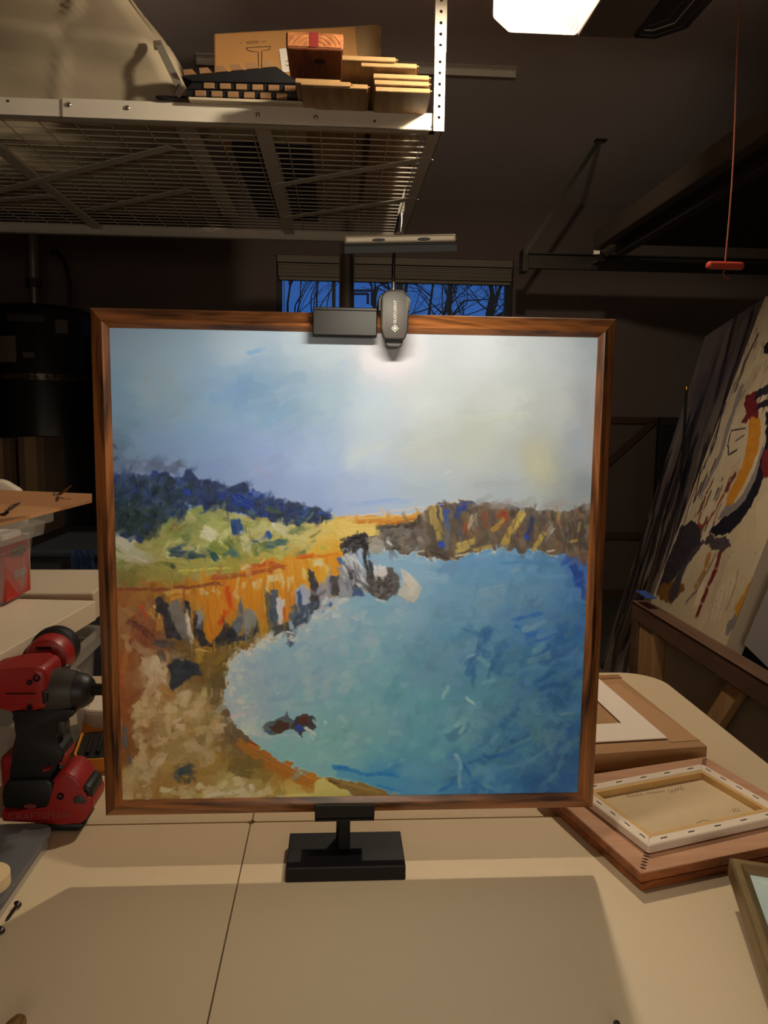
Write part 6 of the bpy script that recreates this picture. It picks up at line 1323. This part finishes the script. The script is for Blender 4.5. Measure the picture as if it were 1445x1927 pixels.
# px -> uv of this panel
n_=(q[1]-q[0]).cross(q[3]-q[0])
def uvof(x,y):
    r_=ray(x,y); t=(q[0]-C0).dot(n_)/r_.dot(n_); p=C0+r_*t-q[0]; e1_,e2_=q[1]-q[0],q[3]-q[0]
    a11,a12,a22=e1_.dot(e1_),e1_.dot(e2_),e2_.dot(e2_); b1_,b2_=p.dot(e1_),p.dot(e2_); D=a11*a22-a12*a12
    return ((b1_*a22-b2_*a12)/D,(b2_*a11-b1_*a12)/D)
def z6(x,y): return (1120+x/2.603,560+y/2.603)
def drawB(P):
    w,h=P.w,P.h; P.c[:]=(176,158,130)
    def T(pts): return [(uvof(*z6(x,y))[0]*w,uvof(*z6(x,y))[1]*h) for x,y in pts]
    P.scatter([(0,0),(w,0),(w,h),(0,h)],120,[(180,162,134),(168,150,124),(186,170,142)],50,20,80,30,.6)
    BK=(22,18,24); RD=(96,26,24); OC=(176,116,28); GR=(118,108,108)
    def S(pts,wd,c,a=.95):
        t=T(pts)
        for p,q_ in zip(t,t[1:]): P.stroke(p,q_,wd,c,a,0,True,.5,.15)
    # grey smears at left edge
    S([(720,430),(690,520),(650,640),(620,760),(560,880),(505,980)],16,GR); S([(640,520),(600,640),(560,760)],7,(80,66,70)); S([(650,430),(590,700),(500,900)],5,BK)
    P.poly(T([(300,1450),(350,1300),(420,1120),(480,1090),(520,1130),(520,1200),(450,1290),(400,1360),(330,1460)]),(48,40,46),1,3)
    P.poly(T([(300,1450),(330,1400),(420,1380),(440,1430),(370,1500),(330,1480)]),(110,74,30),1,3)
    S([(600,440),(605,520),(560,640),(510,880),(470,990),(430,1130),(380,1290)],3,BK); S([(510,880),(500,930),(480,1010)],5,(90,30,28))
    # drips and scribbles
    for _ in range(60):
        x=RN.uniform(560,860); y=RN.uniform(60,480); L_=RN.uniform(20,90); S([(x,y),(x-L_*.35,y+L_)],RN.uniform(1.5,5),[(70,60,58),BK,(120,108,92),(90,36,28)][RN.randint(4)],.7)
    for _ in range(40):
        x=RN.uniform(430,640); y=RN.uniform(650,1150); L_=RN.uniform(20,110); S([(x,y),(x-L_*.4,y+L_)],RN.uniform(2,8),[(70,60,58),BK,(84,74,76),(60,40,36)][RN.randint(4)],.75)
    S([(720,130),(760,60),(790,20)],16,(60,44,40)); S([(800,180),(740,300),(700,420),(680,470)],9,(56,46,48),.8)
    # ochre crescent
    P.poly(T([(755,590),(800,580),(812,640),(800,740),(760,850),(715,940),(670,1010),(640,1020),(655,960),(700,870),(735,780),(750,680)]),OC,1,2)
    P.poly(T([(735,480),(790,460),(800,520),(800,590),(750,590),(735,620),(720,600),(745,560),(728,520)]),RD,1,3)
    S([(790,480),(870,430),(960,380)],16,BK); S([(800,530),(870,500),(950,470)],12,BK)
    # black arc
    P.poly(T([(835,560),(860,560),(880,700),(850,830),(800,940),(760,1030),(700,1110),(640,1165),(590,1170),(555,1150),(600,1100),(660,1050),(720,990),(770,900),(810,800),(835,700)]),BK,1,3)
    P.poly(T([(640,1020),(690,1000),(730,950),(780,850),(818,720),(826,740),(790,880),(740,980),(690,1040),(620,1085),(600,1080)]),GR,1,2)
    S([(660,880),(630,960),(590,1040),(555,1090),(515,1130),(508,1090),(520,1040),(545,960),(580,890)],6,(120,44,26)); S([(690,860),(660,900),(640,960)],11,(90,36,26))
    S([(665,660),(650,720),(655,770),(700,740)],4,BK); S([(670,650),(740,640)],3,BK); S([(690,700),(735,670)],3,BK)
    P.poly(T([(820,750),(900,740),(900,860),(820,880)]),RD,1,3)
    P.poly(T([(825,240),(860,200),(900,200),(900,270),(830,272)]),BK,1,2)
    # lower band
    P.poly(T([(590,1180),(660,1180),(665,1210),(620,1245),(585,1235),(540,1190),(520,1210),(470,1290),(440,1330),(400,1470),(370,1490),(360,1440),(430,1310),(500,1210),(560,1160)]),(64,54,58),1,4)
    S([(615,1240),(590,1330),(550,1420),(520,1500),(495,1570)],12,RD); S([(560,1250),(540,1330),(500,1400),(485,1430)],12,(150,104,40)); S([(590,1260),(500,1430),(440,1500)],6,(110,96,92))
    S([(700,1330),(690,1400),(660,1480),(640,1540)],3,(120,100,80))
    for _ in range(26):
        x=RN.uniform(560,800); y=RN.uniform(1150,1560); S([(x,y),(x-6,y+14)],2.2,(90,40,30) if RN.rand()<.6 else BK)
    for k in range(6): x=590+k*22; S([(x,1440),(x-40,1600)],1.2,(130,112,92))
    # lower ochre stroke
    P.poly(T([(900,1120),(900,1330),(830,1400),(760,1500),(700,1600),(640,1660),(640,1610),(720,1500),(790,1380),(840,1230)]),GR,1,4)
    P.poly(T([(880,1160),(900,1230),(830,1350),(760,1480),(700,1560),(680,1530),(740,1420),(800,1320),(850,1220)]),(170,118,40),1,4)
bb_=[BLx,BLx+d]; zb4=min(p.z for p in bb_)-.012
b=B(); box(b,1.0,1.32,min(p.y for p in bb_)+.05,max(p.y for p in bb_)-.05,0,zb4,.005,1); solo('storage_crate',b,mat('dark_crate',(40,34,32),.8),'dark crate on the floor carrying the white abstract canvas at right','crate')
canvas_panel(q,.04,'large white abstract canvas with black arc and ochre crescent leaning at right',drawB,300,520)
# grey-edged panel lower right
qq=[PY(1445,1130,1.62),PY(1560,1050,1.30),PY(1500,1330,1.30),PY(1395,1215,1.62)]
def drawC(P):
    P.c[:]=(120,112,112)
Q0=[PX(1456,1082,1.00),PX(1560,1090,1.00),PX(1520,1330,.95),PX(1400,1212,.95)]
canvas_panel((Q0[0],Q0[1],Q0[2],Q0[3]),.02,'plain grey primed canvas edge at far right below the abstract painting',drawC,12,12)
# stretcher (canvas seen from behind) standing beyond the table's right edge
XS=.88
sa=PX(1190,1130,XS); sb=PX(1445,1290,XS); 
sc_=empty('stretched_canvas',(XS,(sa.y+sb.y)/2,0),'big stretched canvas standing on edge with its wooden back turned to the table','canvas')
DKW=wood('dark_stretcher',(104,72,48),(76,50,34),'Y',14,.7,8); LTW=wood('light_stretcher',(178,134,88),(150,108,66),'Z',14,.7,8)
yA,yB=sa.y,.62; zT=(sa.z+sb.z)/2; HS=.62
b=B(); box(b,XS-.002,XS+.045,yB,yA,zT-.0,zT+.003,.001,1); box(b,XS,XS+.043,yB+.001,yA-.001,zT-.05,zT,.001,1); obj('top_bar',b,DKW,sc_)
b=B(); box(b,XS,XS+.043,yA-.045,yA,zT-HS,zT-.051,.001,1); obj('side_bar',b,DKW,sc_)
b=B(); box(b,XS+.004,XS+.04,yA-.15,yA-.052,zT-HS,zT-.052,.001,1); obj('inner_bar',b,LTW,sc_)
b=B(); box(b,XS,XS+.043,yB,yB+.045,zT-HS,zT-.051,.001,1); obj('side_bar',b,DKW,sc_)
b=B(); box(b,XS,XS+.043,yB,yA,zT-HS-.05,zT-HS,.001,1); obj('bottom_bar',b,DKW,sc_)
b=B(); box(b,XS+.041,XS+.045,yB,yA,zT-HS,zT-.02); obj('canvas_back',b,mat('dim_canvas',(178,156,128),.9),sc_)
p0=PX(1400,1275,XS+.02); p1=PX(1355,1345,XS+.02); b=B(); beam(b,p0+(p1-p0)*.12,p1+(p1-p0)*1.6,.05,.02,Vector((1,0,0)),bev=.001); obj('corner_brace',b,LTW,sc_)
for y in (yA-.02,yB+.02):
    b=B(); box(b,XS,XS+.04,y-.02,y+.02,0,zT-HS-.05); obj('foot_block',b,DKW,sc_)
# blue tape on the corner
b=B(); c=PX(1212,1120,XS+.01); beam(b,c+Vector((0,.03,.004)),c+Vector((0,-.055,.006)),.030,.003,bev=.001)
for v in b.verts: v.co.z+=.003*math.sin(v.co.y*120)
bt_=solo('blue_tape',b,mat('blue_tape',(40,66,128),.6),'scrap of blue masking tape on the far corner of big stretcher','tape')
# canvas back against the rear wall with diagonal brace
wf=empty('stretched_canvas',(PY(1210,785,5.3).x,5.35,.2),'unpainted canvas seen from behind against the back wall, right of the painting','canvas')
x0,x1=PY(1100,790,5.36).x,PY(1243,790,5.36).x; zt2=PY(1200,785,5.36).z; zb3=PY(1200,1003,5.36).z
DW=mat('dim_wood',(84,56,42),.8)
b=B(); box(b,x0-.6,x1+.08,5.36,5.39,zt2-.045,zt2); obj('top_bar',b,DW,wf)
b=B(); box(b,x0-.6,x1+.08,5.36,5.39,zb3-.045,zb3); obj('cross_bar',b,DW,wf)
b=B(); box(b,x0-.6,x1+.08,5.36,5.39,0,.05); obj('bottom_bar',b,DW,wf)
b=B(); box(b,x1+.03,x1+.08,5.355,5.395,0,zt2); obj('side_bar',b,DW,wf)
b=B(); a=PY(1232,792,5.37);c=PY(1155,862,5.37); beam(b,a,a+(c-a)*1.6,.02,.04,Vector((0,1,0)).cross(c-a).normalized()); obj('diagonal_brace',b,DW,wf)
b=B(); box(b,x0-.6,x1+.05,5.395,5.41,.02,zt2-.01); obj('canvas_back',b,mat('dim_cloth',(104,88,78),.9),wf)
b=B(); a=PY(1243,785,4.6);c=PY(1272,880,4.6); box(b,a.x,c.x+.2,4.6,4.66,0,a.z,.01,1); 
dk=empty('plywood_sheet',((a.x+c.x)/2,4.63,0),'tall dark panel standing behind the leaning abstract canvases','panel'); obj('panel',b,mat('near_black',(20,17,17),.7),dk)
b=B(); box(b,a.x-.004,c.x+.2,4.59,4.6,a.z-.05,a.z+.0); obj('edge_strip',b,mat('dark_edge',(34,28,26),.7),dk)
# brass knob glint
b=B(); c=PY(1292,731,3.2); lathe(b,c-Vector((0,0,.012)),(0,0,1),[(0,.004),(.003,.007),(.02,.007),(.024,.004)],14)
bk_=empty('floor_lamp',(c.x,c.y,0),'slim dark stand with brass tip peeking above the rear leaning canvas','stand'); obj('brass_tip',b,mat('brass',(214,160,90),.25,metal=1),bk_,smooth=2)
b=B(); tube(b,[(c.x,c.y,0),(c.x,c.y,c.z-.012)],.006,8); obj('pole',b,BLACKM,bk_); b=B(); lathe(b,(c.x,c.y,0),(0,0,1),[(0,.12),(.01,.12),(.02,.02)],24); obj('base',b,BLACKM,bk_)
# cardboard pieces on the floor beyond the table
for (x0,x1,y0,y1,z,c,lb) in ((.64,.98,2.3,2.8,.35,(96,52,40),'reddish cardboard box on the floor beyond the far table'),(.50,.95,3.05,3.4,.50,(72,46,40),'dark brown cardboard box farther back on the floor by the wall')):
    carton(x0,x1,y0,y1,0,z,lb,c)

# ------------------------------------------------------------------ trees outside
BARK=mat('bark',(12,11,14),.9)
def tree(px,Y,r,label,seed,lean=0,depth=6,fork=.45):
    R=random.Random(seed); base=PY(px,580,Y); bm=B()
    def br(p,d,L,r,k):
        n=4; pts=[p]; rs=[r]; q=p
        for i in range(n):
            d=(d+Vector((R.uniform(-.16,.16),R.uniform(-.1,.1),R.uniform(-.05,.09)))).normalized(); q=q+d*L/n; pts.append(q); rs.append(r*(1-.38*(i+1)/n))
        tube(bm,pts,rs,6 if r>.02 else 4,False)
        if k<=0 or r<.0045: return
        m=R.choice((2,3,4)) 
        for j in range(m):
            i=R.randint(2,n) if j else n
            a=R.uniform(-.95,.95); nd=(Matrix.Rotation(a,3,'Y')@d+Vector((0,R.uniform(-.35,.35),R.uniform(-.1,.15)))).normalized()
            br(pts[i],nd,L*R.uniform(.62,.85),rs[i]*(.80 if j==0 else R.uniform(.45,.65)),k-1)
    b0_=Vector((base.x-lean*base.z*.6,Y,0)); H=base.z*.45; d=Vector((lean*.6,0,1)).normalized()
    tube(bm,[b0_,b0_+d*H],[r*1.25,r],8,False); br(b0_+d*H,d,.95*Y/10,r*.97,depth)
    t=empty('bare_tree',b0_,label,'tree','bare trees outside the window'); obj('branches',bm,BARK,t); return t
tree(797,10,.12,'bare leafless tree with two trunks outside, right of the lamp clip',3,-.12)
tree(918,10.5,.20,'thickest bare tree trunk outside, in the right part of the window',8,.10)
tree(886,11.5,.11,'bare tree with leaning trunk left of the thickest one outside',5,-.18)
tree(826,13,.05,'slender bare tree outside near the right mullion of the window',12,.02)
tree(560,13.5,.05,'thin bare tree outside behind the left window pane',21,.15,7)
tree(690,14,.06,'thin bare tree outside between the black pole and lamp clip',33,-.1,7)
tree(600,12,.035,'slim twiggy tree outside left of the black pole',41,.25,7)
tree(860,12.5,.04,'slim twiggy tree outside between the right mullion and leaning trunk',52,.1,7)
tree(950,15,.045,'slim twiggy tree outside at the right end of the window',64,-.2,7)
# building frame outside
sb_=empty('utility_structure',PY(690,580,18),'faint utility frame standing outside behind the trees','structure')
SBM=mat('dusk_steel',(40,52,80),.8)
for i,(x0,y0,x1,y1) in enumerate(((662,547,700,547),(700,547,700,575),(706,540,706,575),(692,552,692,572),(662,553,692,553),(706,575,706,900),(664,547,664,900))):
    b=B(); tube(b,[PY(x0,y0,18),PY(x1,y1,18)],.03,5); obj('bar',b,SBM,sb_)
b=B(); box(b,-40,40,YB+.2,60,-.35,-.05); o=struct('ground',b,mat('ground',(30,34,28),.9)); o['kind']='structure'
